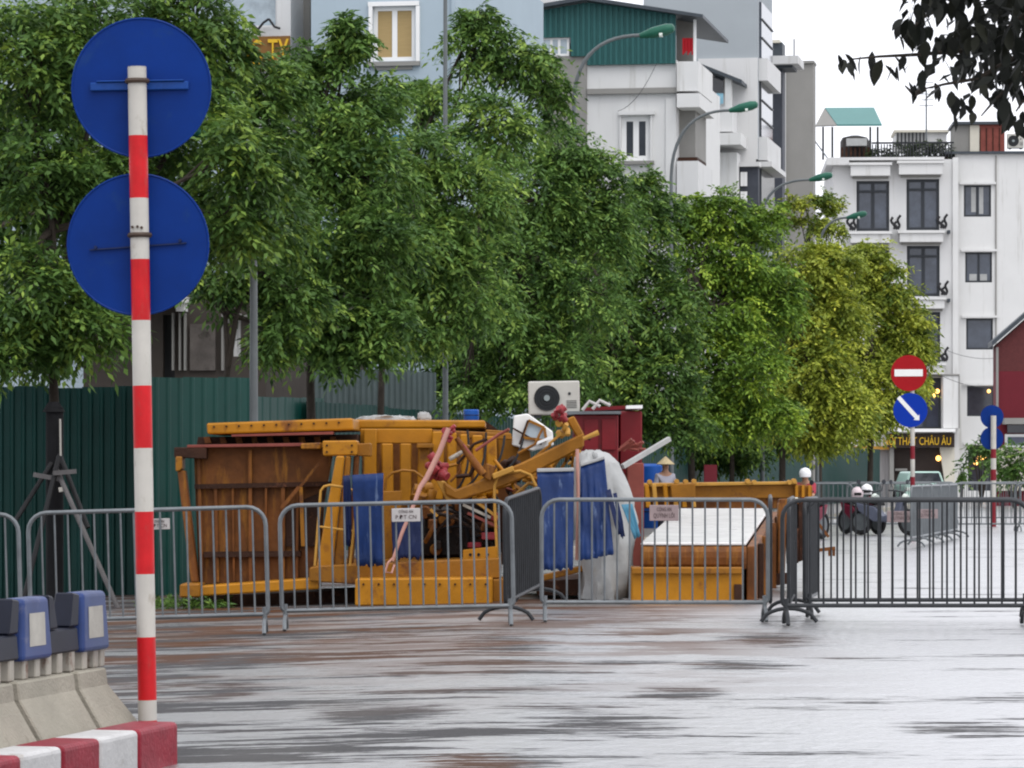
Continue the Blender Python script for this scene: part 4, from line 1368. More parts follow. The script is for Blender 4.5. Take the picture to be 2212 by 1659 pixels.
for cu, cv, ru, lab in ((302, 186, 150, 'upper'), (295, 526, 152.5, 'lower')):
    c = pole_local(cu, cv)
    k = MB()
    k.disc((c.x, .072, c.z), ru / sp_, (0, 1, 0), .003, 56)
    d_ = k.build('sign_disc', M['blue_sign'], g, smooth=True)
    k = MB()
    n = 56
    rr = ru / sp_
    k.tube([(c.x + rr * math.cos(2 * math.pi * j / n), .073, c.z + rr * math.sin(2 * math.pi * j / n)) for j in range(n)], .006, 6, closed=True)
    k.build('rim', M['blue_sign'], d_, smooth=True)
c0, c1 = pole_local(192, 184), pole_local(405, 184)
k = MB()
k.box((c0.x, .050, c0.z - .022), (c1.x, .072, c0.z + .018))
k.box((c0.x + .03, .040, c0.z + .018), (c1.x - .02, .072, c0.z + .026))
k.build('bracket', M['bracket_blue'], g, bevel=.004)
k = MB()
c0, c1 = pole_local(190, 538), pole_local(400, 523)
k.beam((c0.x, .064, c0.z), (c1.x, .064, c1.z), .012, .007)
for c, s_ in ((c0, 1), (c1, -1)):
    k.tube([(c.x + s_ * .03, .072, c.z + .012), (c.x + s_ * .03, .05, c.z + .012)], .008, 8)
k.build('bracket', M['tarp_navy'], g)
for v in (180, 513):
    c = pole_local(0, v)
    k = MB()
    k.tube([(0.0485 * math.cos(2 * math.pi * j / 20), .0485 * math.sin(2 * math.pi * j / 20), c.z) for j in range(20)], .013, 6, closed=True)
    k.build('clamp', M['clamp'], g, smooth=True)
k = MB()
for u, v in ((288, 492), (299, 491), (308, 493)):
    c = pole_local(u, v)
    k.disc((c.x, -.052, c.z), .007, (0, 1, 0), .012, 8)
k.build('bolt', M['clamp'], g)

# no entry and arrow signs
Ys = 73.0
base2 = Vector((P(1972, 0, Ys).x, Ys, 0))
s2 = FPX / Ys
v_ground = V0 + CAM_H * s2


def h2(v): return (v_ground - v) / s2


g = sign_pole('sign_pole', 'red and white sign pole carrying the no entry and arrow signs', base2, h2(775), .045,
              [h2(v) for v in (963, 992, 1030, 1062, 1095)], -.004, M['band_maroon'], M['band_white'], 'striped sign poles')


def disc_sign(name, cu, cv, ru, front, parent, Y, base_, s):
    c = P(cu, cv, Y) - base_
    k_ = MB().disc((c.x, -.062, c.z), ru / s, (0, 1, 0), .004, 40)
    d = k_.build(name, front, parent, smooth=True)
    return d, c


d_, c = disc_sign('no_entry_disc', 1964, 806, 39, M['red_face'], g, Ys, base2, s2)
MB().box((c.x - 31 / s2, -.067, c.z - 7 / s2), (c.x + 30 / s2, -.0625, c.z + 8 / s2)).build('white_bar', M['white_face'], d_)
d_, c = disc_sign('arrow_disc', 1967, 886, 37, M['blue_face'], g, Ys, base2, s2)
k = MB()
A = Vector((c.x - 26 / s2, 0, c.z + 28 / s2)); B_ = Vector((c.x + 19 / s2, 0, c.z - 22 / s2))
dr = (B_ - A).normalized(); nr = Vector((dr.z, 0, -dr.x))
w_ = 4.5 / s2
sh = B_ - dr * 9 / s2
poly = [A - nr * w_, A + nr * w_, sh + nr * w_, sh + nr * w_ * 1.9, B_, sh - nr * w_ * 1.9, sh - nr * w_]
k.prism([(p.x, -.067, p.z) for p in poly], (0, .004, 0))
k.build('arrow', M['white_face'], d_)

# rear blue signs at the right
Y3 = 92.0
base3 = Vector((P(2146, 0, Y3).x, Y3, 0))
s3 = FPX / Y3
vg3 = V0 + CAM_H * s3
g = sign_pole('sign_pole', 'far striped sign pole with two blue sign backs at right edge', base3, (vg3 - 898) / s3, .07,
              [(vg3 - v) / s3 for v in (970, 990, 1014, 1038, 1075)], 0, M['band_maroon'], M['band_white'], 'striped sign poles')
for cv in (900, 947):
    c = P(2144, cv, Y3) - base3
    MB().disc((c.x, .10, c.z), 25 / s3, (0, 1, 0), .005, 36).build('sign_disc', M['blue_sign'], g, smooth=True)


# ------------------------------------------------------------------ crowd barriers
BG = 'steel crowd barriers across the street'
BL, BH, BZ0, NB = 2.05, 1.11, .18, 17


def barrier_meshes(m):
    k_ = MB()
    r, rc = .019, .16
    pts = []
    for (cx, cz, a0) in ((rc, BZ0 + .04, 180), (BL - rc, BZ0 + .04, 270), (BL - rc, BH - rc, 0), (rc, BH - rc, 90)):
        low = cz < .5
        rr = .04 if low else rc
        ccx = (rr if cx < 1 else BL - rr)
        for i in range(6):
            a = R(a0 + 90 * i / 5)
            pts.append((ccx + rr * math.cos(a), 0, cz + rr * math.sin(a)))
    k_.tube(pts, r, 8, closed=True)
    fr = k_.build('frame', m, smooth=True)
    b_ = MB().tube([(0, 0, BZ0), (0, 0, BH)], .0095, 6, caps=False).build('bar', m, smooth=True)
    f = MB()
    arch = []
    for i in range(11):
        t = -1 + 2 * i / 10
        arch.append((0, .25 * t, .12 * (1 - t * t) ** .6 + .018))
    f.tube(arch, .018, 8)
    f.tube([(0, 0, .13), (0, 0, BZ0 + .06)], .021, 8)
    ft = f.build('foot', m, smooth=True)
    for o_ in (fr, b_, ft):
        COL.objects.unlink(o_)
    return fr, b_, ft


BAR_A = barrier_meshes(M['galv'])
BAR_B = barrier_meshes(M['galv_dark'])  # same barrier with its backlit darkness put into the colour


def barrier(label, loc, rotz=0.0, tilt=0.0, proto=None, feet=True):
    fr, b_, ft = proto or BAR_A
    g_ = root('crowd_barrier', loc, label, 'barrier', BG, (0, tilt, rotz))
    c = fr.copy(); COL.objects.link(c); c.parent = g_
    for i in range(NB):
        x = BL * (i + 1) / (NB + 1)
        c = b_.copy(); COL.objects.link(c); c.parent = g_; c.location = (x, 0, 0)
    for x in ((.03, BL - .03) if feet else ()):
        c = ft.copy(); COL.objects.link(c); c.parent = g_; c.location = (x, 0, 0)
    return g_


TL = -.028
b1 = barrier('barrier cut off by the left edge of the picture', G(68 - 530, 31.3) + Vector((0, .0, 0)), .0, TL)
b1.location = G(-470, 31.2)
b2 = barrier('barrier behind the near striped sign pole with a small white plate', G(68, 31.5), .03, TL)
b3 = barrier('barrier in front of the yellow machine carrying a white plate', G(610, 32.2), .02, TL * .8)
b4 = barrier('barrier turned almost edge on between machine and blue tarpaulins', G(1092, 33.0), R(80.5), -.05, BAR_B)
b5 = barrier('barrier in front of the blue tarpaulins and flat yellow block', G(1170, 33.0), 0, 0)
b6 = barrier('barrier coloured dark as if backlit, in front of the white wet road at right', G(1690, 32.2), 0, 0, BAR_B)
b6.scale.x = 1.065
b8 = barrier('second barrier standing close behind the dark right one', G(1742, 33.6), .01, 0, BAR_B)
b9 = barrier('barrier turned edge on at the right end of the tarpaulin barrier', G(1664, 33.1), R(86), -.01, BAR_B, False)
b10 = barrier('barrier turned edge on nearest the dark right barrier', G(1704, 32.6), R(84.5), -.004, BAR_B)
b11 = barrier('barrier standing edge on behind the left end of the dark right barrier', G(1738, 33.5), R(82), 0, BAR_B, False)
far_lab = ['far barrier left of the two helmets', 'far barrier behind the parked motorbike', 'far barrier left of the no entry pole', 'far barrier right of the no entry pole',
           'far barrier under the blue sign backs', 'far barrier at the right edge']
for i, lb in enumerate(far_lab):
    barrier(lb, (P(1650 + 182 * i, 0, 84).x * (1 if i < 9 else 1), 84 + .35 * (i % 2), 0), .02 * (i % 3), 0)
far_lab = ['farther barrier behind the yellow beam end', 'farther barrier before the cream pillar', 'farther barrier before the shop opening', 'farther barrier before the glowing doorway']
for i, lb in enumerate(far_lab):
    barrier(lb, (P(1735 + 165 * i, 0, 96).x, 96 + .3 * (i % 2), 0), -.02 * (i % 2), 0)
# an oblique run behind the no entry pole
pa, pb = Vector((P(1968, 0, 66).x, 66, 0)), Vector((P(2068, 0, 76.2).x, 76.2, 0))
dv = (pb - pa).normalized()
ang = math.atan2(dv.y, dv.x)
for i in range(5):
    w = ('nearest', 'second', 'middle', 'fourth', 'farthest')[i]
    barrier(w + ' barrier of the oblique run right of the no entry pole', pa + dv * (2.06 * i), ang, 0)


def plate(label, parent_loc, u0, v0, u1, v1, Y, lines, m=None, tiltz=0):
    c = P((u0 + u1) / 2, (v0 + v1) / 2, Y)
    w_, h_ = (u1 - u0) * Y / FPX, (v1 - v0) * Y / FPX
    g_ = root('notice_plate', c, label, 'sign', 'plates on the barriers', (0, tiltz, 0))
    MB().box((-w_ / 2, -.004, -h_ / 2), (w_ / 2, .004, h_ / 2)).build('board', m or M['plate'], g_, bevel=.006)
    for i, (s, sz, zz_) in enumerate(lines):
        text_mesh('lettering', s, h_ * sz, M['ink'], g_, (0, -.0065, h_ * zz_), (R(90), 0, 0), .001, 'CENTER', w_ * (.5 if i == 0 else .72))
    return g_


plate('white plate on the barrier just right of the near sign pole', None, 318, 1120, 367, 1144, 31.55, [('CÔNG AN', .36, .22), ('P.ĐT CN', .44, -.16)], tiltz=-.03)
plate('white plate with dark lettering on the barrier before the machine', None, 846, 1098, 908, 1127, 32.18, [('CÔNG AN', .3, .25), ('P.ĐT CN', .42, -.16)], tiltz=-.02)
plate('grey plate with two lines of lettering on the tarpaulin barrier', None, 1403, 1091, 1466, 1125, 32.95, [('CÔNG AN', .34, .22), ('QUỲNH LÔI', .42, -.18)], M['plate_dark'])
plate('far pinkish plate left of the no entry pole', None, 1916, 1104, 1974, 1128, 66.5, [('CÔNG AN', .34, .25), ('QUỲNH LÔI', .46, -.15)], M['plate_dark'])
plate('far pinkish plate right of the no entry pole', None, 1982, 1100, 2026, 1120, 66.2, [('CÔNG AN', .34, .25), ('QUỲNH LÔI', .46, -.15)], M['plate_dark'])

# ------------------------------------------------------------------ near kerb, concrete blocks and blue plastic screens
ka = Vector((-1.59, 17.4, 0)); kd = Vector((-.222, -.975, 0)).normalized(); kn = Vector((kd.y, -kd.x, 0))   # kn points left/back
kn = Vector((-kd.y, kd.x, 0))
if kn.x > 0: kn = -kn
KZ = .164


def kerb_stone(t0, t1, m, idx):
    a, b_ = ka + kd * (t0 + .006), ka + kd * (t1 - .006)
    w_ = kn * .24
    k_ = MB()
    z0 = -.12
    k_.hexa([a + Vector((0, 0, z0)), b_ + Vector((0, 0, z0)), b_ + w_ + Vector((0, 0, z0)), a + w_ + Vector((0, 0, z0))],
            [a + Vector((0, 0, KZ)), b_ + Vector((0, 0, KZ)), b_ + w_ + Vector((0, 0, KZ)), a + w_ + Vector((0, 0, KZ))])
    return k_


KG = 'painted kerb stones at the lower left'
lab = ['end kerb stone painted red below the sign pole', 'white kerb stone next to the red end stone', 'red kerb stone between two white ones below the concrete blocks',
       'white kerb stone second from the end of the kerb', 'red kerb stone at the left edge of the picture', 'white kerb stone leaving the picture']
ts = [0, .59, 1.12, 1.62, 2.12, 2.62, 3.12]
for i in range(6):
    o = kerb_stone(ts[i], ts[i + 1], None, i)
    ob = o.build('kerb_stone', M['kerb_red'] if i % 2 == 0 else M['kerb_white'], None, org=ka + kd * ts[i], bevel=.025, seg=3)
    ob.location = ka + kd * ts[i]
    tag(ob, lab[i], 'kerb stone', KG)
# narrow traffic island fill behind the kerb
k = MB()
a, b_ = ka + kn * .25 + kd * .0, ka + kd * 3.2 + kn * .25
k.hexa([a + Vector((0, 0, -.12)), b_ + Vector((0, 0, -.12)), b_ + kn * 1.2 + Vector((0, 0, -.12)), a + kn * 1.2 + Vector((0, 0, -.12))],
       [a + Vector((0, 0, .11)), b_ + Vector((0, 0, .11)), b_ + kn * 1.2 + Vector((0, 0, .11)), a + kn * 1.2 + Vector((0, 0, .11))])
tag(k.build('traffic_island', M['concrete']), kind='structure')

CG = 'concrete divider blocks on the traffic island'
ca = P(303, 1565, 17.75)
ca.z = .11
cd = Vector((-.20, -.98, 0)).normalized()
cn = Vector((cd.y, -cd.x, 0))
if cn.x > 0: cn = -cn
clab = ['end concrete block beside the striped sign pole', 'second concrete block from the sign pole with blue screen', 'third concrete block from the pole at the left edge', 'concrete block cut by the left edge']
cuts = [0, .62, 1.48, 2.34, 3.2]
for i in range(4):
    t0, t1 = cuts[i] + .035, cuts[i + 1] - .035
    k = MB()

    def sec(t, end):
        o_ = ca + cd * t
        return [o_ + kv for kv in (Vector((0, 0, 0)), -Vector((0, 0, 0)) + Vector((0, 0, .035)), cn * .11 + Vector((0, 0, .22)), cn * .12 + Vector((0, 0, .30)),
                                   cn * .30 + Vector((0, 0, .30)), cn * .31 + Vector((0, 0, .22)), cn * .42 + Vector((0, 0, .035)), cn * .42)]
    A, B_ = sec(t0 + (.0 if i else .0), 0), sec(t1, 1)
    n = 8
    if i == 0:
        # sloping outer end
        for j in (2, 3, 4, 5):
            A[j] = A[j] + cd * .13
    k.add(A + B_, [tuple(range(n)), tuple(range(2 * n - 1, n - 1, -1))] + [(j, (j + 1) % n, n + (j + 1) % n, n + j) for j in range(n)])
    o = k.build('concrete_block', M['concrete'], None, org=ca + cd * t0, bevel=.008)
    o.location = ca + cd * t0
    tag(o, clab[i], 'concrete block', CG)
# blue plastic screens on posts
SG = 'blue plastic screens on the concrete blocks'
slab = ['blue plastic screen nearest the sign pole with a worn white sticker', 'blue plastic screen with pale sticker, second from the sign pole', 'dark blue plastic screen at the left edge of the picture']
for i, t in enumerate((.25, 1.11, 1.97)):
    o_ = ca + cd * t + cn * .21
    g = root('plastic_screen', o_ + Vector((0, 0, .30)), slab[i], 'screen', SG, (0, 0, math.atan2(-cd.y, -cd.x)))
    # local x runs away from the camera along the blocks, local -y faces the road
    hs0 = .085
    MB().hexa([(-.21, -.075, hs0), (.20, -.075, hs0), (.20, .075, hs0), (-.21, .075, hs0)],
              [(-.16, -.055, .37), (.19, -.055, .37), (.19, .055, .37), (-.16, .055, .37)]).build('panel', M['plastic_blue'], g, bevel=.022, seg=3)
    if i > 0:
        k = MB()
        k.hexa([(.205, -.06, hs0 + .01), (.63, -.06, hs0 + .01), (.63, .05, hs0 + .01), (.205, .05, hs0 + .01)],
               [(.205, -.05, .21), (.63, -.05, .21), (.63, .04, .21), (.205, .04, .21)])
        k.build('connector', M['plastic_dark'], g, bevel=.01)
        for (xa_, xb_, xc_, xd_) in ((.205, .33, .205, .28), (.50, .63, .56, .66)):
            MB().hexa([(xa_, -.055, .213), (xb_, -.055, .213), (xb_, .045, .213), (xa_, .045, .213)],
                      [(xc_, -.05, .375), (xd_, -.05, .365), (xd_, .04, .365), (xc_, .04, .375)]).build('flap', M['plastic_dark'], g, bevel=.008)
    MB().hexa([(-.12, -.0735, .15), (.10, -.0735, .15), (.10, -.0705, .15), (-.12, -.0705, .15)],
              [(-.10, -.0640, .30), (.11, -.0640, .30), (.11, -.0610, .30), (-.10, -.0610, .30)]).build('sticker', M['sticker'], g)
    for x in ((-.15, .02, .12) if i == 0 else (-.15, .02, .18, .34, .52)):
        MB().box((x, -.05, 0), (x + .07, .05, hs0 + .02)).build('support_post', M['post_white'], g, bevel=.006)

# ------------------------------------------------------------------ the toppled yellow machine
mo = G(735, 40)
MC = root('construction_machine', mo, 'toppled yellow and rust brown construction machine behind the barriers', 'machine')


def part(k_, name, m, parent=None, bevel=0.0, smooth=False, seg=1):
    return k_.build(name, M[m], parent or MC, org=mo, bevel=bevel, smooth=smooth, seg=seg)


def pbox(u0, v0, u1, v1, Ya, Yb):
    """box whose near face covers the given rectangle at Ya"""
    a, b_ = P(u0, v1, Ya), P(u1, v0, Ya)
    return MB().box((a.x, Ya, a.z), (b_.x, Yb, b_.z))


def pquad(pts, Ya, dep):
    return MB().prism([P(u, v, Ya) for u, v in pts], (0, dep, 0))


# rusty floor pan standing on edge, with stiffening ribs
part(pquad([(418, 964), (722, 964), (700, 1085), (690, 1262), (430, 1262)], 39.2, .10), 'rusty_plate', 'rust', bevel=.006)
for i, (ut, ub, w_) in enumerate(((424, 432, 8), (462, 466, 7), (500, 503, 5), (536, 537, 8), (572, 572, 5), (607, 606, 9), (640, 638, 6))):
    top_v = 1052 if i not in (0, 3) else 972
    part(pquad([(ut, top_v), (ut + w_, top_v), (ub + w_, 1258), (ub, 1258)], 39.12, .075), 'rib', 'rust', bevel=.004)
part(pquad([(420, 1046), (716, 1040), (716, 1050), (420, 1056)], 39.10, .09), 'stiffener', 'rust_dark')
part(pquad([(440, 1192), (650, 1190), (650, 1202), (440, 1204)], 39.10, .09), 'stiffener', 'rust_dark')
part(MB().beam(P(608, 1098, 39.0), P(646, 1052, 39.0), .04, .06, (0, 1, 0)), 'brace', 'rust')
part(MB().beam(P(650, 1052, 39.0), P(655, 1180, 39.0), .04, .05, (0, 1, 0)), 'brace', 'ochre')
part(MB().beam(P(690, 1000, 39.0), P(640, 1062, 39.0), .03, .04, (0, 1, 0)), 'brace', 'rust')
part(pquad([(606, 1100), (700, 1060), (690, 1180), (612, 1180)], 39.16, .03), 'access_hatch', 'rust_dark')
# left outrigger bracket
part(pquad([(376, 966), (446, 966), (446, 992), (376, 988)], 39.0, .5), 'bracket_head', 'rust_dark', bevel=.01)
part(pquad([(379, 986), (393, 986), (393, 1012), (386, 1018), (379, 1018)], 38.95, .4), 'bracket_lug', 'ochre', bevel=.01)
part(pquad([(383, 1018), (399, 1016), (428, 1258), (412, 1258)], 39.0, .25), 'outrigger', 'rust', bevel=.01)
# beams along the top
part(pquad([(404, 961), (655, 957), (655, 964), (404, 967)], 39.0, 1.6), 'edge_angle', 'red_brown', bevel=.004)
part(pquad([(428, 944), (772, 938), (772, 958), (425, 960)], 39.9, 1.2), 'rusty_core', 'rust_dark')
for i in range(9):
    u = 440 + i * 34
    part(pquad([(u, 944), (u + 12, 943), (u + 16, 957), (u + 3, 958)], 39.8, .2), 'roller', 'rust')
part(pquad([(446, 914), (762, 903), (764, 929), (470, 938), (448, 938)], 39.3, 1.8), 'top_beam', 'yellow', bevel=.02, seg=2)
part(pquad([(500, 938.5), (720, 932), (720, 938), (500, 943)], 39.3, .3), 'beam_flange', 'red_brown')
part(pquad([(764, 906), (1048, 908), (1048, 924), (764, 926)], 41.0, 2.6), 'top_beam', 'yellow', bevel=.02, seg=2)
part(pquad([(1049, 928), (1100, 931), (1100, 943), (1049, 941)], 41.0, 2.0), 'top_step', 'ochre', bevel=.01)
part(pquad([(650, 958), (692, 956), (692, 970), (650, 970)], 38.9, .5), 'cross_block', 'ochre', bevel=.01)
part(pquad([(696, 952), (771, 951), (771, 984), (698, 985)], 38.7, .6), 'cross_block', 'yellow', bevel=.015)
part(pquad([(771, 958), (800, 957), (800, 986), (771, 985)], 38.9, .5), 'cross_block', 'ochre', bevel=.01)
# low beams
part(pquad([(388, 1262), (432, 1261), (432, 1290), (388, 1291)], 38.5, .7), 'lower_beam', 'ochre', bevel=.015)
part(pquad([(434, 1266), (690, 1248), (690, 1272), (434, 1288)], 38.6, .5), 'lower_beam', 'yellow', bevel=.015)
part(pquad([(436, 1288), (770, 1274), (770, 1305), (436, 1312)], 39.2, 1.0), 'rusty_skirt', 'rust_dark')
# leaning column
part(pquad([(726, 985), (744, 985), (718, 1224), (684, 1224)], 38.6, .16), 'column', 'yellow', bevel=.015)
part(pquad([(746, 985), (757, 985), (740, 1222), (720, 1222)], 38.7, .3), 'column', 'ochre', bevel=.012)  # right shade side of the column, put into a duller colour
part(pquad([(764, 985), (775, 985), (762, 1222), (750, 1222)], 38.9, .25), 'column', 'rust', bevel=.012)
# ladder hoop rail
tb = MB()
tb.tube([P(680, 1222, 38.3), P(693, 1060, 38.3), P(700, 1051, 38.3), P(712, 1048, 38.3), P(752, 1054, 38.3), P(766, 1062, 38.3), P(772, 1078, 38.3), P(769, 1100, 38.3), P(756, 1222, 38.3)], .014, 8)
part(tb, 'hoop_rail', 'gold', smooth=True)
part(MB().tube([P(684, 1137, 38.3), P(762, 1147, 38.3)], .012, 8), 'rung', 'gold', smooth=True)
tb = MB()
tb.tube([P(832, 1060, 39.0), P(834, 1034, 39.0), P(846, 1022, 39.0), P(870, 1016, 39.0), P(895, 1018, 39.0), P(916, 1034, 39.0), P(918, 1060, 39.0)], .014, 8)
part(tb, 'hoop_rail', 'ochre', smooth=True)
tb = MB()
tb.tube([P(1076, 1240, 38.7), P(1068, 1080, 38.7), P(1068, 1050, 38.7), P(1074, 1032, 38.7), P(1088, 1023, 38.7), P(1124, 1017, 38.7), P(1146, 1026, 38.7), P(1158, 1050, 38.7)], .016, 8)
part(tb, 'hoop_rail', 'gold', smooth=True)
# slatted side of the machine
part(pquad([(778, 926), (934, 926), (934, 958), (778, 958)], 40.4, .12), 'slat_header', 'yellow', bevel=.01)
part(pquad([(934, 928), (1105, 936), (1105, 950), (934, 946)], 40.4, .12), 'slat_header', 'ochre', bevel=.01)
for (ua, ub, vt, vb, sl) in ((785, 813, 926, 1030, 0), (824, 848, 958, 1085, 2), (864, 888, 958, 1090, 0), (904, 928, 958, 1090, -4), (934, 960, 932, 1080, -4), (966, 986, 934, 1080, 0),
                             (994, 1014, 938, 1070, 4), (1020, 1042, 940, 1060, 4), (1050, 1072, 942, 1060, 3)):
    part(pquad([(ua, vt), (ub, vt), (ub + sl, vb), (ua + sl, vb)], 40.2, .18), 'slat', 'yellow', bevel=.012)
part(pquad([(900, 958), (936, 958), (936, 968), (900, 968)], 40.0, .2), 'slat_lug', 'ochre', bevel=.008)
part(pquad([(782, 928), (1110, 946), (1120, 1090), (782, 1105)], 41.0, .1), 'inner_wall', 'rust', bevel=.004)
part(pquad([(782, 905), (1050, 910), (1100, 946), (1100, 1220), (782, 1220)], 42.6, .1), 'rear_wall', 'rust_dark')
part(pquad([(1076, 946), (1140, 940), (1150, 1010), (1080, 1040)], 40.9, .2), 'side_plate', 'ochre', bevel=.01)
# base
part(pquad([(668, 1226), (690, 1222), (1082, 1205), (1082, 1250), (760, 1262), (668, 1256)], 38.5, 3.2), 'deck', 'ochre', bevel=.015)
part(pquad([(767, 1250), (1064, 1248), (1064, 1308), (767, 1309)], 38.0, 1.2), 'base_box', 'yellow', bevel=.015)
part(pquad([(1064, 1252), (1100, 1250), (1092, 1306), (1064, 1306)], 38.4, 1.0), 'base_end', 'ochre', bevel=.01)
part(pquad([(811, 1062), (868, 1060), (866, 1206), (811, 1208)], 38.8, .06), 'flat_panel', 'ochre', bevel=.006)
hb = pquad([(1000, 1188), (1074, 1180), (1074, 1212), (1000, 1214)], 38.6, .05)
hp = part(hb, 'perforated_plate', 'yellow', bevel=.005)
for u in (1016, 1034, 1053):
    c = P(u, 1198, 38.59)
    part(MB().disc((c.x, 38.585, c.z), .016, (0, 1, 0), .012, 10), 'hole', 'black_wrap', hp).parent = hp
# engine and hoses: dark tangle in the middle
rn = random.Random(5)
eng = MB()
eng.prism([P(915, 1095, 39.6), P(1075, 1095, 39.6), P(1082, 1202, 39.6), P(905, 1205, 39.6)], (0, 1.4, 0))
part(eng, 'engine_block', 'engine', bevel=.03)
for i in range(16):
    u, v = rn.uniform(915, 1060), rn.uniform(1085, 1190)
    k = MB()
    if i % 2:
        a = P(u, v, 39.3)
        k.tube([a, a + Vector((0, .5, 0))], rn.uniform(.05, .13), 14)
    else:
        k = pbox(u, v, u + rn.uniform(12, 36), v + rn.uniform(8, 26), 39.2 + rn.uniform(0, .25), 39.8)
    part(k, 'engine_fitting', rn.choice(['engine', 'engine', 'rust_dark', 'rust']), bevel=.01)
for i in range(11):
    p0 = P(rn.uniform(910, 1060), rn.uniform(1080, 1180), 39.1)
    p3 = P(rn.uniform(930, 1150), rn.uniform(1060, 1200), 39.1)
    mid = (p0 + p3) / 2 + Vector((rn.uniform(-.1, .1), -.12, rn.uniform(.05, .3)))
    q = [p0 * (1 - t) ** 2 + mid * 2 * t * (1 - t) + p3 * t * t for t in [j / 8 for j in range(9)]]
    part(MB().tube(q, .014 + .006 * (i % 3), 7), 'hose', ['black_wrap', 'engine', 'rust'][i % 3], smooth=True)
for (a, b_, m_) in (((1000, 1090), (1060, 1118), 'post_white'), ((1010, 1108), (1080, 1140), 'red_brown'), ((930, 1100), (945, 1115), 'gold'), ((1030, 1085), (1076, 1118), 'gold')):
    part(MB().beam(P(*a, 38.8), P(*b_, 38.8), .02, .03), 'strut', m_)
for (u0, v0, u1, v1, m_) in ((1040, 1150, 1075, 1166, 'hydraulic'), (1060, 1108, 1080, 1125, 'hydraulic'), (1010, 1172, 1040, 1184, 'red_paint')):
    part(pbox(u0, v0, u1, v1, 38.9, 39.2), 'valve', m_, bevel=.01)
# boom: V shaped arm
bm_ = MB()
bm_.prism([P(u, v, 38.7) for u, v in ((958, 1040), (984, 1058), (1066, 1026), (1134, 996), (1262, 934), (1262, 966), (1140, 1030), (1070, 1058), (992, 1082), (962, 1070))], (0, .22, 0))
part(bm_, 'boom', 'ochre', bevel=.02)
part(pquad([(1222, 905), (1240, 898), (1262, 938), (1258, 972), (1232, 968), (1246, 944)], 38.72, .2), 'boom_tip', 'ochre', bevel=.015)
part(pquad([(1062, 1024), (1108, 1006), (1112, 1018), (1066, 1036)], 38.6, .12), 'boom_lug', 'gold', bevel=.01)
part(pquad([(1050, 1000), (1072, 1008), (1060, 1040), (1040, 1028)], 38.62, .12), 'boom_lug', 'rust', bevel=.01)
part(MB().tube([P(986, 946, 38.6), P(1012, 982, 38.6), P(1044, 1024, 38.6)], [.028, .04, .045], 10), 'hydraulic_ram', 'rust', smooth=True)
part(MB().tube([P(1000, 960, 38.58), P(1030, 1002, 38.58)], .016, 8), 'ram_rod', 'red_brown', smooth=True)


def knob(u, v, ru, rv, Y, m_, n_=9, seed=1, name='joint'):
    r_ = random.Random(seed)
    c = P(u, v, Y)
    k_ = MB()
    for i in range(n_):
        a = P(u + r_.uniform(-ru, ru) * .75, v + r_.uniform(-rv, rv) * .75, Y + r_.uniform(-.08, .08))
        d = Vector((r_.uniform(-1, 1), r_.uniform(-1, 1), r_.uniform(-1, 1))).normalized() * ru * .5 * Y / FPX
        k_.tube([a - d, a + d], ru * r_.uniform(.3, .5) * Y / FPX, 10)
    return part(k_, name, m_, smooth=True, bevel=.004)


knob(971, 936, 15, 20, 38.55, 'hydraulic', 8, 1, 'hydraulic_joint')
knob(944, 1008, 22, 26, 38.5, 'hydraulic', 11, 2, 'hydraulic_joint')
knob(1208, 892, 16, 20, 38.5, 'hydraulic', 10, 3, 'hydraulic_joint')
knob(1218, 925, 18, 20, 38.6, 'gold', 7, 4, 'hose_coupling')
knob(1180, 1005, 26, 18, 39.4, 'yellow', 9, 5, 'hose_coupling')
knob(1110, 1012, 24, 22, 39.6, 'rust_dark', 10, 6, 'winch')
knob(920, 1066, 26, 16, 39.0, 'ochre', 9, 7, 'bent_bracket')
knob(1050, 1070, 24, 14, 39.2, 'yellow', 8, 8, 'bent_bracket')
knob(1150, 1035, 18, 22, 39.3, 'gold', 8, 9, 'bent_bracket')
knob(1120, 1075, 24, 26, 39.8, 'engine', 9, 10, 'winch')
part(pquad([(940, 1035), (962, 1040), (985, 1080), (966, 1084)], 38.75, .12), 'link_plate', 'gold', bevel=.01)
part(MB().tube([P(971, 992, 38.6), P(999, 976, 38.6)], .024, 10), 'pin', 'post_white', smooth=True)
part(MB().tube([P(1260, 948, 38.6), P(1293, 934, 38.6)], [.022, .03], 10), 'pin', 'gold', smooth=True)
for i, (u0, v0, u1, v1) in enumerate(((1195, 1010, 1212, 985), (1210, 1016, 1232, 982), (1222, 1000, 1228, 960), (1160, 1018, 1180, 990), (1235, 1020, 1240, 975), (1140, 1000, 1190, 960), (1185, 960, 1215, 935))):
    part(MB().beam(P(u0, v0, 39.0), P(u1, v1, 39.0), .03, .05, (0, 1, 0)), 'strut', ['gold', 'yellow', 'ochre'][i % 3], bevel=.006)
# bent bars, brackets and bolts tangled across the middle
rt2 = random.Random(17)
for i in range(22):
    u, v = rt2.uniform(925, 1240), rt2.uniform(960, 1075)
    p0 = P(u, v, 38.75 + rt2.uniform(0, .6))
    a1 = rt2.uniform(-.9, .9); l1 = rt2.uniform(.12, .32)
    p1 = p0 + Vector((l1 * math.cos(a1), rt2.uniform(-.06, .06), l1 * math.sin(a1)))
    a2 = a1 + rt2.uniform(-1.2, 1.2); l2 = rt2.uniform(.08, .24)
    p2 = p1 + Vector((l2 * math.cos(a2), rt2.uniform(-.06, .06), l2 * math.sin(a2)))
    k = MB().tube([p0, p0.lerp(p1, .7), p1, p1.lerp(p2, .4), p2], rt2.uniform(.011, .024), 7)
    part(k, 'bent_bar', rt2.choice(['yellow', 'ochre', 'gold', 'rust', 'rust_dark', 'red_brown']), smooth=True)
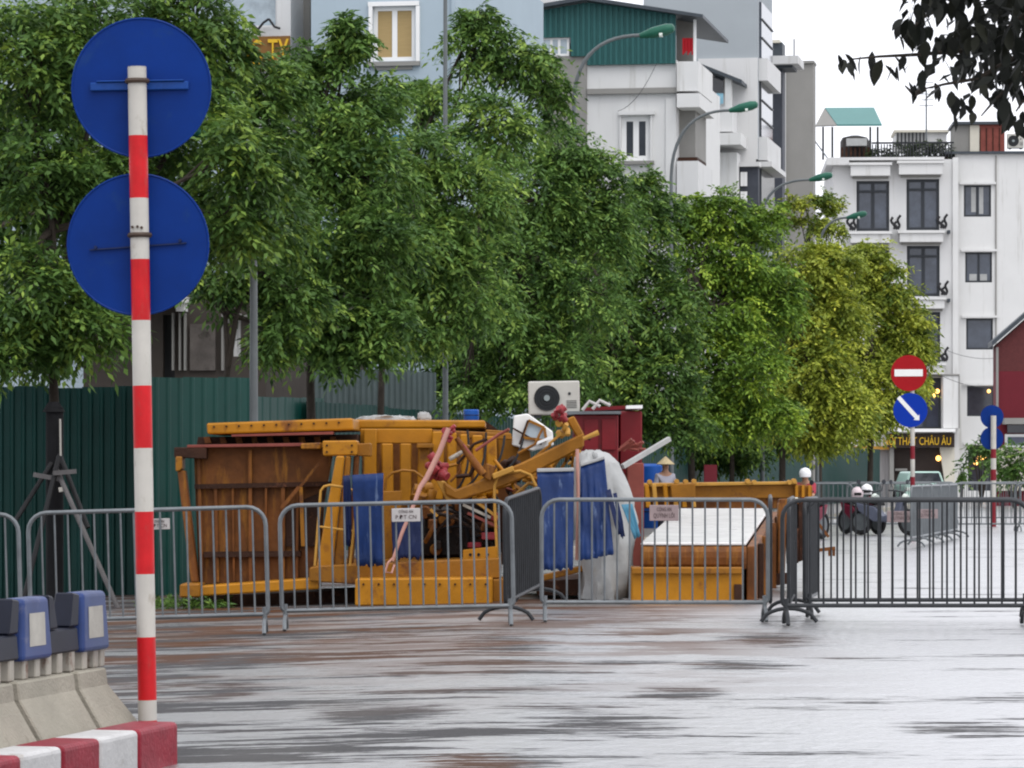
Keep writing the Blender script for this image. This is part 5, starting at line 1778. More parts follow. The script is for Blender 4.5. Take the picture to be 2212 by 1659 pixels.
for i in range(9):
    u, v = rt2.uniform(1080, 1235), rt2.uniform(975, 1070)
    w_, h_ = rt2.uniform(10, 24), rt2.uniform(8, 22)
    part(pquad([(u, v), (u + w_, v - rt2.uniform(0, 8)), (u + w_ + rt2.uniform(-6, 6), v + h_), (u + rt2.uniform(-6, 6), v + h_)], 38.9 + rt2.uniform(0, .5), .04), 'torn_plate', rt2.choice(['yellow', 'ochre', 'rust']), bevel=.004)
for i in range(11):
    c = P(462 + i * 27, 922 - i * .9, 39.29)
    part(MB().disc((c.x, 39.275, c.z), .012, (0, 1, 0), .025, 6), 'bolt', 'rust_dark')
for i in range(9):
    c = P(785 + i * 33, 1262, 37.99)
    part(MB().disc((c.x, 37.98, c.z), .012, (0, 1, 0), .022, 6), 'bolt', 'rust_dark')
for (u, v) in ((706, 962), (760, 962), (706, 976), (760, 976)):
    c = P(u, v, 38.69)
    part(MB().disc((c.x, 38.68, c.z), .012, (0, 1, 0), .022, 6), 'bolt', 'rust_dark')
for i in range(4):
    p0 = P(1010 + i * 40, 930 + 6 * i, 40.0); p3 = P(985 + i * 22, 1060 - 8 * i, 39.0)
    mid = (p0 + p3) / 2 + Vector((.12, -.35, -.15))
    q = [p0 * (1 - t) ** 2 + mid * 2 * t * (1 - t) + p3 * t * t for t in [j / 9 for j in range(10)]]
    part(MB().tube(q, .013, 7), 'hose', 'black_wrap', smooth=True)
# faded pink lever
part(MB().tube([P(969, 925, 38.3), P(950, 975, 38.28), P(922, 1032, 38.22), P(908, 1052, 38.2), P(892, 1095, 38.15), P(868, 1152, 38.1), P(848, 1212, 38.1)], [.026, .03, .03, .026, .022, .02, .018], 10), 'lever', 'pink_pole', smooth=True)
kk = MB()
kk.tube([P(848, 1206, 38.1), P(838, 1216, 38.05), P(832, 1236, 38.05), P(846, 1238, 38.05), P(852, 1220, 38.1)], .012, 8)
part(kk, 'lever_fork', 'pink_pole', smooth=True)
part(pquad([(1160, 1286), (1262, 1286), (1262, 1250), (1160, 1256)], 39.0, 2.0), 'under_frame', 'rust_dark')
part(pquad([(1172, 1242), (1316, 1208), (1316, 1221), (1172, 1256)], 38.4, .2), 'lower_beam', 'ochre', bevel=.01)
part(pquad([(1100, 1100), (1172, 1090), (1172, 1215), (1100, 1215)], 40.2, 1.5), 'rear_housing', 'rust_dark', bevel=.03)


# ---- loose things lying on and around the machine
def drape(name, label, cat, corners, m, n=14, rip=.035, waves=4.0, seed=0, group=None, th=.012):
    """sheet hanging between four points: top left, top right, bottom right, bottom left; folds deepen downwards"""
    tl, tr_, br, bl = [Vector(c) for c in corners]
    nrm = (tr_ - tl).cross(bl - tl).normalized()
    if nrm.y > 0: nrm = -nrm
    k_ = MB()
    vs_, fs_ = [], []
    for j in range(n + 1):
        t = j / n
        for i in range(2 * n + 1):
            s = i / (2 * n)
            q = (tl * (1 - s) + tr_ * s) * (1 - t) + (bl * (1 - s) + br * s) * t
            w = math.sin(s * waves * 2 * math.pi + seed + 1.5 * mnoise.noise(Vector((s * 3, seed, t)))) * .18 + mnoise.noise(Vector((s * 5 + seed, t * 3.0, seed))) * 1.2 + mnoise.noise(Vector((s * 13 + seed, t * 9.0, seed + 5))) * .45
            q = q + nrm * rip * w * (.15 + .85 * t)
            q.z += -.04 * (t ** 6) * mnoise.noise(Vector((s * 9, seed, 3)))
            vs_.append(q)
    W_ = 2 * n + 1
    for j in range(n):
        for i in range(2 * n):
            a = j * W_ + i
            fs_.append((a, a + 1, a + W_ + 1, a + W_))
    k_.add(vs_, fs_)
    org = Vector(((tl.x + br.x) / 2, tl.y, min(bl.z, br.z)))
    o_ = k_.build(name, m, None, org=org, smooth=True)
    o_.location = org
    md = o_.modifiers.new('thick', 'SOLIDIFY'); md.thickness = th
    return tag(o_, label, cat, group)


TG = 'blue tarpaulins on the machine'
drape('tarpaulin', 'blue tarpaulin hanging in front of the leaning yellow column', 'tarpaulin', [P(760, 1026, 38.1), P(828, 1022, 38.1), P(826, 1222, 38.15), P(770, 1222, 38.15)], M['tarp_blue'], 12, .03, 2.5, 1, TG)
drape('tarpaulin', 'narrow blue tarpaulin strip left of the column hoop rail', 'tarpaulin', [P(741, 1028, 38.25), P(757, 1026, 38.25), P(758, 1180, 38.3), P(742, 1175, 38.3)], M['tarp_navy'], 10, .02, 1.5, 2, TG)
drape('tarpaulin', 'low dark blue sheet under the white barrier plate', 'tarpaulin', [P(845, 1118, 38.55), P(914, 1116, 38.55), P(912, 1206, 38.5), P(850, 1206, 38.5)], M['tarp_navy'], 10, .03, 2.5, 3, TG)
drape('tarpaulin', 'streaked blue tarpaulin right of the edge on barrier', 'tarpaulin', [P(1160, 1018, 37.6), P(1240, 1016, 37.6), P(1238, 1228, 37.4), P(1166, 1232, 37.4)], M['tarp_blue'], 14, .035, 3.0, 4, TG)
drape('tarpaulin', 'blue tarpaulin with white stripes beside the big white sheet', 'tarpaulin', [P(1254, 1006, 37.8), P(1306, 990, 37.8), P(1326, 1196, 37.5), P(1250, 1212, 37.5)], M['tarp_blue'], 14, .05, 4.0, 5, TG)
for i, cn_ in enumerate(([P(1160, 1012, 37.58), P(1240, 1010, 37.58), P(1240, 1018, 37.58), P(1160, 1020, 37.58)], [P(1253, 1001, 37.78), P(1306, 985, 37.78), P(1306, 992, 37.78), P(1254, 1008, 37.78)])):
    k = MB().prism(cn_, (0, .08, 0))
    o = k.build('batten', M['tarp_white'], None, org=cn_[0], bevel=.006)
    o.location = cn_[0]
    tag(o, ('white batten along the top of the streaked blue tarpaulin', 'white slanting batten on top of the striped blue tarpaulin')[i], 'batten', 'white battens on the tarpaulins')


def lump(name, label, cat, rows, Y, dep, m, seed, fold=.05):
    n = 40
    k_ = MB()
    vs_, fs_ = [], []
    # refine rows
    rr_ = []
    for a, b_ in zip(rows[:-1], rows[1:]):
        for j in range(4):
            t = j / 4
            rr_.append([a[q] * (1 - t) + b_[q] * t for q in range(3)])
    rr_.append(list(rows[-1]))
    for j, (v, ul, ur) in enumerate(rr_):
        c = P((ul + ur) / 2, v, Y)
        rx = (ur - ul) / 2 * Y / FPX
        ry = dep * min(1, rx / .22)
        for i in range(n):
            a = 2 * math.pi * i / n
            q = Vector((math.cos(a), math.sin(a), 0))
            f = 1 + fold * (math.sin(a * 7 + seed + j * .12) * .5 + 2.2 * mnoise.noise(Vector((math.cos(a) * 2.2, math.sin(a) * 2.2 + seed, c.z * 2.2)))) * min(1, j / 6) + fold * .8 * mnoise.noise(Vector((math.cos(a) * 6, math.sin(a) * 6 + seed, c.z * 3.0))) * min(1, j / 4) + fold * .5 * abs(mnoise.noise(Vector((math.cos(a) * 9, seed + math.sin(a) * 9, c.z * 7))))
            vs_.append((c.x + rx * f * q.x, c.y + dep + ry * f * q.y, c.z + .03 * mnoise.noise(Vector((a * 2, j, seed)))))
    for j in range(len(rr_) - 1):
        for i in range(n):
            a, b_ = j * n + i, j * n + (i + 1) % n
            fs_.append((a, b_, b_ + n, a + n))
    fs_.append(tuple(range(n)))
    k_.add(vs_, fs_)
    org = P((rows[-1][1] + rows[-1][2]) / 2, rows[-1][0], Y + dep)
    o_ = k_.build(name, m, None, org=org, smooth=True)
    o_.location = org
    return tag(o_, label, cat)


lump('white_sheet', 'big dirty white plastic sheet bundled beside the blue tarpaulins', 'sheet',
     [(972, 1268, 1292), (980, 1252, 1318), (1000, 1246, 1338), (1030, 1244, 1352), (1080, 1246, 1366), (1130, 1248, 1374), (1180, 1250, 1368), (1230, 1254, 1362), (1270, 1256, 1366), (1296, 1254, 1360)],
     38.0, .55, M['tarp_white'], 3, .13)
for i, (cn_, m_, lb) in enumerate((([P(1308, 1060, 37.62), P(1318, 1056, 37.62), P(1344, 1150, 37.55), P(1334, 1156, 37.55)], 'tarp_navy', 'left navy stripe of cloth over the white sheet'),
                                   ([P(1324, 1066, 37.62), P(1332, 1064, 37.62), P(1350, 1158, 37.55), P(1342, 1160, 37.55)], 'tarp_navy', 'right navy stripe of cloth over the white sheet'),
                                   ([P(1342, 1090, 37.7), P(1366, 1088, 37.7), P(1384, 1158, 37.7), P(1370, 1164, 37.7)], 'tarp_cyan', 'cyan printed cloth at the right side of the white sheet'))):
    drape('cloth_strip', lb, 'cloth', cn_, M[m_], 6, .012, 1.0, i, 'cloth strips on the white sheet')
k = MB().tube([P(1247, 970, 37.7), P(1249, 1100, 37.7), P(1246, 1210, 37.7)], .018, 8)
o = k.build('wooden_pole', M['pink_pole'], None, org=P(1246, 1210, 37.7), smooth=True); o.location = P(1246, 1210, 37.7)
tag(o, 'thin pale pole standing between the two blue tarpaulins', 'pole')

Ya = 42.0
a = P(1142, 897, Ya); b_ = P(1253, 824, Ya)
aircon('air_conditioner', a, b_.x - a.x, b_.z - a.z, .30, 'weathered white air conditioner perched on top of the wreck', (0, R(-1.0), 0))
# tilted white cabinet with yellow brown window frame
co = P(1108, 972, 40.6)
g = root('cabinet', co, 'tilted white cabinet with brown framed window under the air conditioner', 'cabinet')
k = MB().prism([P(u, v, 40.6) for u, v in ((1110, 898), (1140, 893), (1194, 932), (1196, 962), (1150, 974), (1106, 962))], (0, .5, 0))
k.build('body', M['cabinet'], g, org=co, bevel=.012)
fr = MB()
cc = [(1141, 908), (1176, 924), (1180, 952), (1128, 945)]
for i in range(4):
    fr.beam(P(*cc[i], 40.56), P(*cc[(i + 1) % 4], 40.56), .03, .035, (0, 1, 0))
fr.build('window_frame', M['ochre'], g, org=co)
MB().prism([P(u, v, 40.585) for u, v in cc], (0, .012, 0)).build('pane', M['glass_pale'], g, org=co)
MB().beam(P(1108, 925, 40.56), P(1170, 960, 40.56), .02, .03, (0, 1, 0)).build('trim', M['rust_dark'], g, org=co)
MB().beam(P(1122, 960, 40.55), P(1140, 908, 40.55), .02, .025, (0, 1, 0)).build('trim', M['rust_dark'], g, org=co)
MB().beam(P(1158, 958, 40.5), P(1192, 944, 40.5), .03, .03).build('handle', M['white_frame'], g, org=co)

# red container / cab
ro = Vector((P(1320, 0, 41.5).x, 41.5, 0))
g = root('red_cabin', ro, 'dark red machine cabin behind the white sheet', 'cabin')
bx = pquad([(1240, 895), (1336, 895), (1336, 1050), (1240, 1050)], 41.2, 1.4)
bx.build('body', M['red_paint'], g, org=ro, bevel=.015)
pquad([(1339, 888), (1387, 888), (1387, 1060), (1339, 1060)], 41.5, 1.2).build('side_panel', M['red_paint'], g, org=ro, bevel=.012)
pquad([(1226, 888), (1342, 888), (1342, 894), (1226, 895)], 41.1, 1.6).build('roof_sheet', M['galv'], g, org=ro)
pquad([(1262, 880), (1356, 876), (1356, 884), (1262, 888)], 41.6, 1.0).build('roof_rail', M['red_paint'], g, org=ro)
pquad([(1353, 876), (1388, 875), (1388, 882), (1353, 883)], 41.3, 1.2).build('roof_strip', M['white_frame'], g, org=ro)
for u in (1262, 1300):
    pquad([(u, 905), (u + 30, 905), (u + 30, 972), (u, 972)], 41.17, .02).build('door_panel', M['red_paint'], g, org=ro, bevel=.004)
pquad([(1355, 1000), (1391, 1000), (1391, 1290), (1355, 1290)], 40.9, .5).build('leg_frame', M['red_brown'], g, org=ro, bevel=.01)
k = MB()
for i in range(8):
    r_ = random.Random(i)
    p0 = P(1336 + i * 5, 970 + r_.uniform(-4, 4), 40.7)
    k.tube([p0, p0 + Vector((.12, -.05, r_.uniform(-.04, .12)))], .018, 7)
k.build('pipe_cluster', M['red_brown'], g, org=ro, smooth=True)
k = MB()
for i in range(2):
    p0 = P(1258 + i * 22, 886 - i * 2, 41.0)
    k.tube([p0, p0 + Vector((.08, 0, .10)), p0 + Vector((.2, 0, .04))], .02, 7)
k.build('bent_pipe', M['plate'], g, org=ro, smooth=True)
k = MB().beam(P(1345, 1008, 40.2), P(1446, 948, 40.6), .05, .05)
o = k.build('steel_bar', M['steel_bar'], None, org=P(1345, 1008, 40.2)); o.location = P(1345, 1008, 40.2)
tag(o, 'grey steel bar sticking out to the right of the red cabin', 'bar')
# things on the top beam
c = P(1018, 909, 42.2)
g = root('blue_barrel', c, 'small blue barrel standing on the yellow top beam', 'barrel')
rr = 17 * 42.2 / FPX
MB().tube([(0, 0, 0), (0, 0, .02), (0, 0, .12), (0, 0, .13)], [rr * .9, rr, rr, rr * .9], 18).build('drum', M['barrel'], g, smooth=True)
MB().tube([(rr * math.cos(2 * math.pi * j / 18), rr * math.sin(2 * math.pi * j / 18), .065) for j in range(18)], .006, 6, closed=True).build('hoop', M['tarp_navy'], g)
lump('folded_sheet', 'flat white sheet folded on the yellow top beam', 'sheet', [(897, 800, 860), (900, 772, 890), (905, 766, 894), (908, 766, 894)], 41.3, .5, M['tarp_white'], 8, .05)
lump('white_sack', 'small white sack on the yellow top beam', 'sack', [(890, 908, 918), (894, 902, 927), (902, 901, 931), (908, 904, 930)], 41.2, .15, M['tarp_white'], 9, .08)

# ---- flat yellow block with wet top, its sky reflection coloured white, at right of the wreck
bo = Vector((P(1500, 0, 38.0).x, 38.0, 0))
g = root('counterweight', bo, 'flat yellow counterweight block with wet top coloured white as mirrored sky, behind the barrier', 'counterweight')
tl, tr_ = P(1384, 1172, 38.0), P(1612, 1172, 38.0)
bl_, br_ = P(1466, 1098, 44.0), P(1662, 1098, 44.0)
MB().hexa([tl - Vector((0, 0, .03)), tr_ - Vector((0, 0, .03)), br_ - Vector((0, 0, .03)), bl_ - Vector((0, 0, .03))], [tl, tr_, br_, bl_]).build('slab_top', M['wet_top'], g, org=bo, bevel=.008)
# rounded brown front edge
cy = [(0, 0), (-.05, -.015), (-.075, -.06), (-.08, -.12), (-.07, -.19), (-.03, -.24), (.1, -.25), (.1, -.035)]
prof = [Vector((tl.x, 38.02 + dy, tl.z - .035 + dz)) for dy, dz in cy]
MB().prism(prof, (tr_.x - tl.x, 0, 0)).build('front_edge', M['rust'], g, org=bo, bevel=.006)
a, b_ = P(1364, 1291, 37.75), P(1606, 1229, 37.75)
MB().box((a.x, 37.75, 0), (b_.x, 38.3, b_.z)).build('front_box', M['yellow'], g, org=bo, bevel=.02)
a2, b2_ = P(1364, 1240, 37.7), P(1606, 1227, 37.7)
MB().box((a2.x, 37.68, a2.z), (b2_.x, 38.3, b2_.z + .006)).build('box_lid', M['ochre'], g, org=bo, bevel=.01)
MB().box((b_.x - .10, 37.70, .04), (b_.x - .02, 37.745, .20)).build('lug', M['rust_dark'], g, org=bo, bevel=.008)
# side wall running back
MB().hexa([Vector((tr_.x + .006, 38.05, 0)), Vector((tr_.x + .1, 38.05, 0)), Vector((br_.x + .1, 44, 0)), Vector((br_.x + .006, 44, 0))],
          [tr_ + Vector((.006, .05, -.04)), tr_ + Vector((.1, .05, -.04)), br_ + Vector((.1, 0, -.04)), br_ + Vector((.006, 0, -.04))]).build('side_wall', M['rust'], g, org=bo, bevel=.01)
MB().hexa([Vector((tl.x + .03, 38.3, 0)), Vector((tr_.x - .003, 38.3, 0)), Vector((br_.x - .003, 44, 0)), Vector((bl_.x + .03, 44, 0))],
          [tl + Vector((.03, .3, -.04)), tr_ + Vector((-.003, .3, -.04)), br_ + Vector((-.003, 0, -.04)), bl_ + Vector((.03, 0, -.04))]).build('inner_body', M['rust_dark'], g, org=bo)
for i in range(5):
    t = .1 + i * .19
    p = tr_.lerp(br_, t)
    MB().box((p.x + .1, p.y, .02), (p.x + .16, p.y + .12, p.z - .05)).build('side_rib', M['rust'] if i % 2 else M['rust_dark'], g, org=bo, bevel=.008)

# ---- long yellow beam lying behind
lo_ = Vector((P(1550, 0, 47).x, 47, 0))
g = root('lattice_beam', lo_, 'long yellow steel beam lying behind the counterweight block', 'steel beam')
pquad([(1380, 1052), (1722, 1046), (1755, 1050), (1755, 1074), (1380, 1080)], 47.0, .5).build('web', M['ochre'], g, org=lo_, bevel=.01)
pquad([(1380, 1044), (1722, 1040), (1722, 1046), (1380, 1052)], 46.9, .8).build('flange', M['gold'], g, org=lo_, bevel=.006)
pquad([(1372, 1080.5), (1700, 1075), (1700, 1098), (1372, 1098)], 47.1, .4).build('lower_web', M['rust'], g, org=lo_)
for i, u in enumerate((1392, 1408, 1432, 1452, 1470, 1490)):
    pquad([(u, 1046), (u + 9, 1046), (u + 14, 1096), (u + 4, 1096)], 46.75, .1).build('bracket', M['gold'] if i % 2 else M['yellow'], g, org=lo_, bevel=.01)
r_ = random.Random(3)
for i, u in enumerate((1404, 1462, 1482, 1500, 1616, 1630, 1706, 1716)):
    c = P(u, 1042 - r_.uniform(0, 4), 46.8)
    MB().tube([c, c + Vector((0, .25, 0))], .03, 12).build('roller', M['gold'], g, org=lo_, smooth=True)
pquad([(1448, 1046), (1502, 1044), (1502, 1074), (1452, 1080)], 46.7, .1).build('gusset', M['ochre'], g, org=lo_, bevel=.01)
for u in (1718, 1732, 1746):
    pquad([(u, 1048), (u + 6, 1048), (u + 6, 1074), (u, 1074)], 46.9, .1).build('stiffener', M['yellow'], g, org=lo_)
# rusty end frame right of it
eo = Vector((P(1715, 0, 42).x, 42, 0))
g = root('end_frame', eo, 'rusty upright frame with a projecting rail behind the edge on barriers', 'steel frame')
for (q, m_) in (([(1682, 1086), (1700, 1086), (1696, 1240), (1680, 1240)], 'rust'), ([(1704, 1080), (1722, 1080), (1718, 1130), (1704, 1150)], 'rust'), ([(1724, 1084), (1752, 1084), (1746, 1206), (1726, 1214)], 'rust_dark'),
                ([(1684, 1078), (1755, 1076), (1755, 1088), (1684, 1090)], 'rust'), ([(1700, 1150), (1726, 1140), (1726, 1216), (1702, 1220)], 'rust_dark')):
    pquad(q, 42.0, .25).build('upright', M[m_], g, org=eo, bevel=.01)
for (a, b_) in (((1745, 1130), (1768, 1162)), ((1752, 1110), (1790, 1160)), ((1738, 1150), (1752, 1168))):
    MB().beam(P(*a, 41.9), P(*b_, 41.9), .03, .05, (0, 1, 0)).build('strut', M['rust'], g, org=eo)
MB().beam(P(1738, 1192, 41.9), P(1804, 1184, 41.9), .04, .05, (0, 1, 0)).build('rail', M['rust'], g, org=eo)
for u in (1792, 1801):
    MB().beam(P(u, 1186, 41.9), P(u, 1201, 41.9), .03, .03, (0, 1, 0)).build('peg', M['rust'], g, org=eo)
MB().beam(P(1690, 1238, 42), P(1692, 1262, 42), .1, .1, (0, 1, 0)).build('stump', M['rust_dark'], g, org=eo)
lump('blue_bag', 'small cyan plastic bag lying on the road beyond the edge on barriers', 'bag', [(1203, 1746, 1754), (1208, 1742, 1760), (1216, 1738, 1766), (1220, 1738, 1768)], 54, .1, M['tarp_cyan'], 4, .1)
c = P(1535, 1048, 60)
k = pquad([(1521, 1004), (1549, 1004), (1549, 1140), (1521, 1140)], 72, .12)
o = k.build('red_board', M['wall_red'], None, org=P(1535, 1140, 72)); o.location = P(1535, 1140, 72)
tag(o, 'faded red board standing under the trees behind the long beam', 'board')

# ------------------------------------------------------------------ people, motorbikes
def skin_body(name, m, joints, edges, parent, radii):
    me = bpy.data.meshes.new(name)
    me.from_pydata(joints, edges, [])
    o_ = bpy.data.objects.new(name, me)
    COL.objects.link(o_)
    o_.parent = parent
    me.materials.append(m)
    sk = o_.modifiers.new('skin', 'SKIN')
    for i, r_ in enumerate(radii):
        me.skin_vertices[0].data[i].radius = (r_, r_)
    me.skin_vertices[0].data[0].use_root = True
    ss = o_.modifiers.new('sub', 'SUBSURF'); ss.levels = 1; ss.render_levels = 2
    for p in me.polygons: p.use_smooth = True
    return o_


def person(label, loc, rotz, shirt, headgear, seated=False, scale=1.0):
    g_ = root('person', loc, label, 'person', None, (0, 0, rotz))
    g_.scale = (scale,) * 3
    if not seated:
        J = [(0, 0, .92), (0, .01, 1.15), (0, .01, 1.36), (0, -.01, 1.46), (0, -.02, 1.56), (0, -.02, 1.66),
             (.18, .01, 1.36), (.23, .02, 1.10), (.20, -.10, .88), (.20, -.14, .80), (-.18, .01, 1.36), (-.23, .02, 1.10), (-.20, -.10, .88), (-.20, -.14, .80),
             (.09, 0, .86), (.10, -.02, .48), (.10, .02, .07), (.10, -.13, .03), (-.09, 0, .86), (-.10, .02, .48), (-.10, .05, .07), (-.10, -.10, .03)]
    else:
        J = [(0, .05, .78), (0, .03, 1.0), (0, 0, 1.2), (0, -.02, 1.29), (0, -.04, 1.38), (0, -.04, 1.47),
             (.18, 0, 1.2), (.25, -.12, .98), (.26, -.36, .95), (.26, -.43, .95), (-.18, 0, 1.2), (-.25, -.12, .98), (-.26, -.36, .95), (-.26, -.43, .95),
             (.10, .02, .74), (.16, -.38, .70), (.14, -.34, .30), (.14, -.46, .26), (-.10, .02, .74), (-.16, -.38, .70), (-.14, -.34, .30), (-.14, -.46, .26)]
    E = [(0, 1), (1, 2), (2, 3), (3, 4), (4, 5), (2, 6), (6, 7), (7, 8), (8, 9), (2, 10), (10, 11), (11, 12), (12, 13), (0, 14), (14, 15), (15, 16), (16, 17), (0, 18), (18, 19), (19, 20), (20, 21)]
    Rr = [.13, .125, .13, .05, .085, .075, .065, .045, .034, .03, .065, .045, .034, .03, .09, .06, .042, .035, .09, .06, .042, .035]
    skin_body('body', M['skin'], J, E, g_, Rr)
    # clothes are shells round the same joints
    sj = [J[i] for i in (0, 1, 2, 6, 7, 10, 11)]
    skin_body('shirt', M[shirt], sj, [(0, 1), (1, 2), (2, 3), (3, 4), (2, 5), (5, 6)], g_, [.16, .155, .155, .085, .062, .085, .062])
    tj = [J[i] for i in (0, 14, 15, 16, 18, 19, 20)]
    skin_body('trousers', M['trousers'], tj, [(0, 1), (1, 2), (2, 3), (0, 4), (4, 5), (5, 6)], g_, [.15, .11, .08, .06, .11, .08, .06])
    hx, hy, hz = J[5]
    if headgear == 'hat':
        MB().tube([(hx, hy, hz - .04), (hx, hy, hz - .03), (hx, hy, hz + .06), (hx, hy, hz + .15)], [.21, .215, .11, .008], 24).build('conical_hat', M['straw'], g_, smooth=True)
    else:
        MB().tube([(hx, hy, hz - .09), (hx, hy, hz - .03), (hx, hy, hz + .04), (hx, hy, hz + .09), (hx, hy, hz + .12)], [.125, .135, .125, .09, .02], 18).build('helmet', M[headgear], g_, smooth=True)
    # face
    k_ = MB()
    k_.tube([(hx, hy - .075, hz - .06), (hx, hy - .10, hz - .09)], [.012, .018], 6)
    k_.build('nose', M['skin'], g_, smooth=True)
    k_ = MB()
    for s in (-1, 1):
        k_.disc((hx + s * .03, hy - .088, hz - .045), .010, (0, 1, 0), .01, 8)
    k_.box((hx - .025, hy - .088, hz - .125), (hx + .025, hy - .078, hz - .118))
    k_.build('face_feature', M['trousers'], g_)
    for s, i, e in ((1, 9, 8), (-1, 13, 12)):
        a = Vector(J[i]); dv_ = (a - Vector(J[e])).normalized()
        for f in range(4):
            off = Vector((-.024 + .016 * f, 0, 0))
            MB().tube([a + off * .6, a + off + dv_ * .05, a + off + dv_ * .085 + Vector((0, .012, -.005))], [.010, .009, .007], 6).build('finger', M['skin'], g_, smooth=True)
        MB().tube([a, a + Vector((-s * .035, -.01, 0)) + dv_ * .02, a + Vector((-s * .04, -.015, 0)) + dv_ * .05], [.011, .01, .008], 6).build('thumb', M['skin'], g_, smooth=True)
    return g_


person('person in a pale conical straw hat and lavender grey shirt standing behind the beam', (P(1437, 0, 80).x, 80, 0), .3, 'shirt', 'hat', scale=.95)
person('person in a white helmet and red shirt sitting on a motorbike behind the beam end', (P(1741, 0, 74).x, 74, 0), -.6, 'shirt_red', 'helmet_white', True, .92)


def motorbike(label, loc, rotz, body):
    g_ = root('motorbike', loc, label, 'motorbike', 'motorbikes beyond the barriers', (0, 0, rotz))
    for y in (-.62, .62):
        k_ = MB().tube([(0, y + .24 * math.cos(2 * math.pi * j / 20), .29 + .24 * math.sin(2 * math.pi * j / 20)) for j in range(20)], .05, 8, closed=True)
        w_ = k_.build('wheel', M['tyre'], g_, smooth=True)
        k_ = MB().disc((-.03, y, .29), .19, (1, 0, 0), .06, 16)
        k_.build('rim', M['galv'], w_)
    k_ = MB()
    k_.prism([(-.12, -.42, .40), (-.12, -.50, .80), (-.12, -.40, .85), (-.12, -.26, .48), (-.12, .02, .42), (-.12, .20, .62), (-.12, .70, .72), (-.12, .62, .52), (-.12, .25, .30), (-.12, -.25, .28)], (.24, 0, 0))
    k_.build('fairing', M[body], g_, bevel=.03, seg=2)
    MB().hexa([(-.12, .05, .64), (.12, .05, .64), (.12, .72, .74), (-.12, .72, .74)], [(-.10, .08, .75), (.10, .08, .75), (.10, .72, .81), (-.10, .72, .81)]).build('seat', M['tyre'], g_, bevel=.03, seg=2)
    MB().tube([(-.34, -.30, .98), (-.20, -.42, .97), (0, -.45, .94), (.20, -.42, .97), (.34, -.30, .98)], .018, 8).build('handlebar', M['galv_dark'], g_, smooth=True)
    MB().tube([(0, -.44, .92), (0, -.62, .30)], .035, 8).build('fork', M['galv_dark'], g_, smooth=True)
    MB().disc((0, -.56, .80), .085, (0, .3, .1), .09, 14).build('headlight', M['lens'], g_, smooth=True)
    for s in (-1, 1):
        MB().tube([(s * .26, -.38, .98), (s * .32, -.36, 1.12)], .008, 6).build('mirror_stem', M['tyre'], g_)
        MB().disc((s * .33, -.37, 1.16), .05, (0, 1, 0), .02, 12).build('mirror', M['bike_dark'], g_)
    return g_


motorbike('motorbike under the rider with white helmet', (P(1741, 0, 74).x, 74 - .1, 0), -.6, 'bike_red')
motorbike('maroon motorbike parked below two pale helmets', (P(1862, 0, 80).x, 80, 0), .5, 'bike_red')
motorbike('slate blue motorbike parked left of the no entry pole', (P(1912, 0, 79).x, 79, 0), .9, 'bike_blue')


def helmet(label, u, v, Y, m_):
    c = P(u, v, Y)
    g_ = root('helmet', c, label, 'helmet', 'helmets resting on the parked motorbike')
    MB().tube([(0, 0, -.10), (0, 0, -.03), (0, 0, .05), (0, 0, .10), (0, 0, .13)], [.12, .135, .12, .085, .02], 18).build('shell', M[m_], g_, smooth=True)
    MB().box((-.08, -.142, -.06), (.08, -.11, .0)).build('visor', M['tyre'], g_, bevel=.01)


helmet('left pale pink helmet on the maroon motorbike', 1852, 1064, 79.6, 'helmet_pink')
helmet('right, slightly higher pale helmet on the maroon motorbike', 1872, 1058, 79.9, 'helmet_white')

# blue drum beside the hat
c = Vector((P(1404, 0, 81).x, 81, 0))
g = root('blue_drum', c, 'tall bright blue water drum left of the person in the straw hat', 'drum')
MB().tube([(0, 0, 0), (0, 0, .05), (0, 0, .8), (0, 0, 1.0), (0, 0, 1.5), (0, 0, 1.56)], [.27, .29, .29, .30, .29, .2], 20).build('drum_body', M['barrel'], g, smooth=True)
for z in (.5, 1.0):
    MB().tube([(.295 * math.cos(2 * math.pi * j / 20), .295 * math.sin(2 * math.pi * j / 20), z) for j in range(20)], .015, 6, closed=True).build('hoop', M['tarp_navy'], g, smooth=True)

# pale mint car in the shop opening
c = Vector((P(1998, 0, 150).x, 150, 0))
g = root('parked_car', c, 'pale mint car parked before the shop under the yellow sign', 'car', None, (0, 0, 0))
k = MB()
sec_ = [(-.86, 0.25), (-.86, .8), (-.80, .95), (-.62, 1.42), (.62, 1.42), (.80, .95), (.86, .8), (.86, .25)]
k.prism([(x, 0, z) for x, z in sec_], (0, 3.9, 0))
k.build('body', M['car_mint'], g, bevel=.08, seg=3)
MB().prism([(-.70, -.02, .98), (.70, -.02, .98), (.56, -.02, 1.36), (-.56, -.02, 1.36)], (0, .015, 0)).build('windscreen', M['glass_dark'], g)
for s in (-1, 1):
    MB().box((s * .78, -.02, .62), (s * .55, .01, .76)).build('headlight', M['lens'], g, bevel=.02)
    for y in (.7, 3.2):
        MB().disc((s * .87 - .1, y, .3), .3, (1, 0, 0), .2, 18).build('wheel', M['tyre'], g)

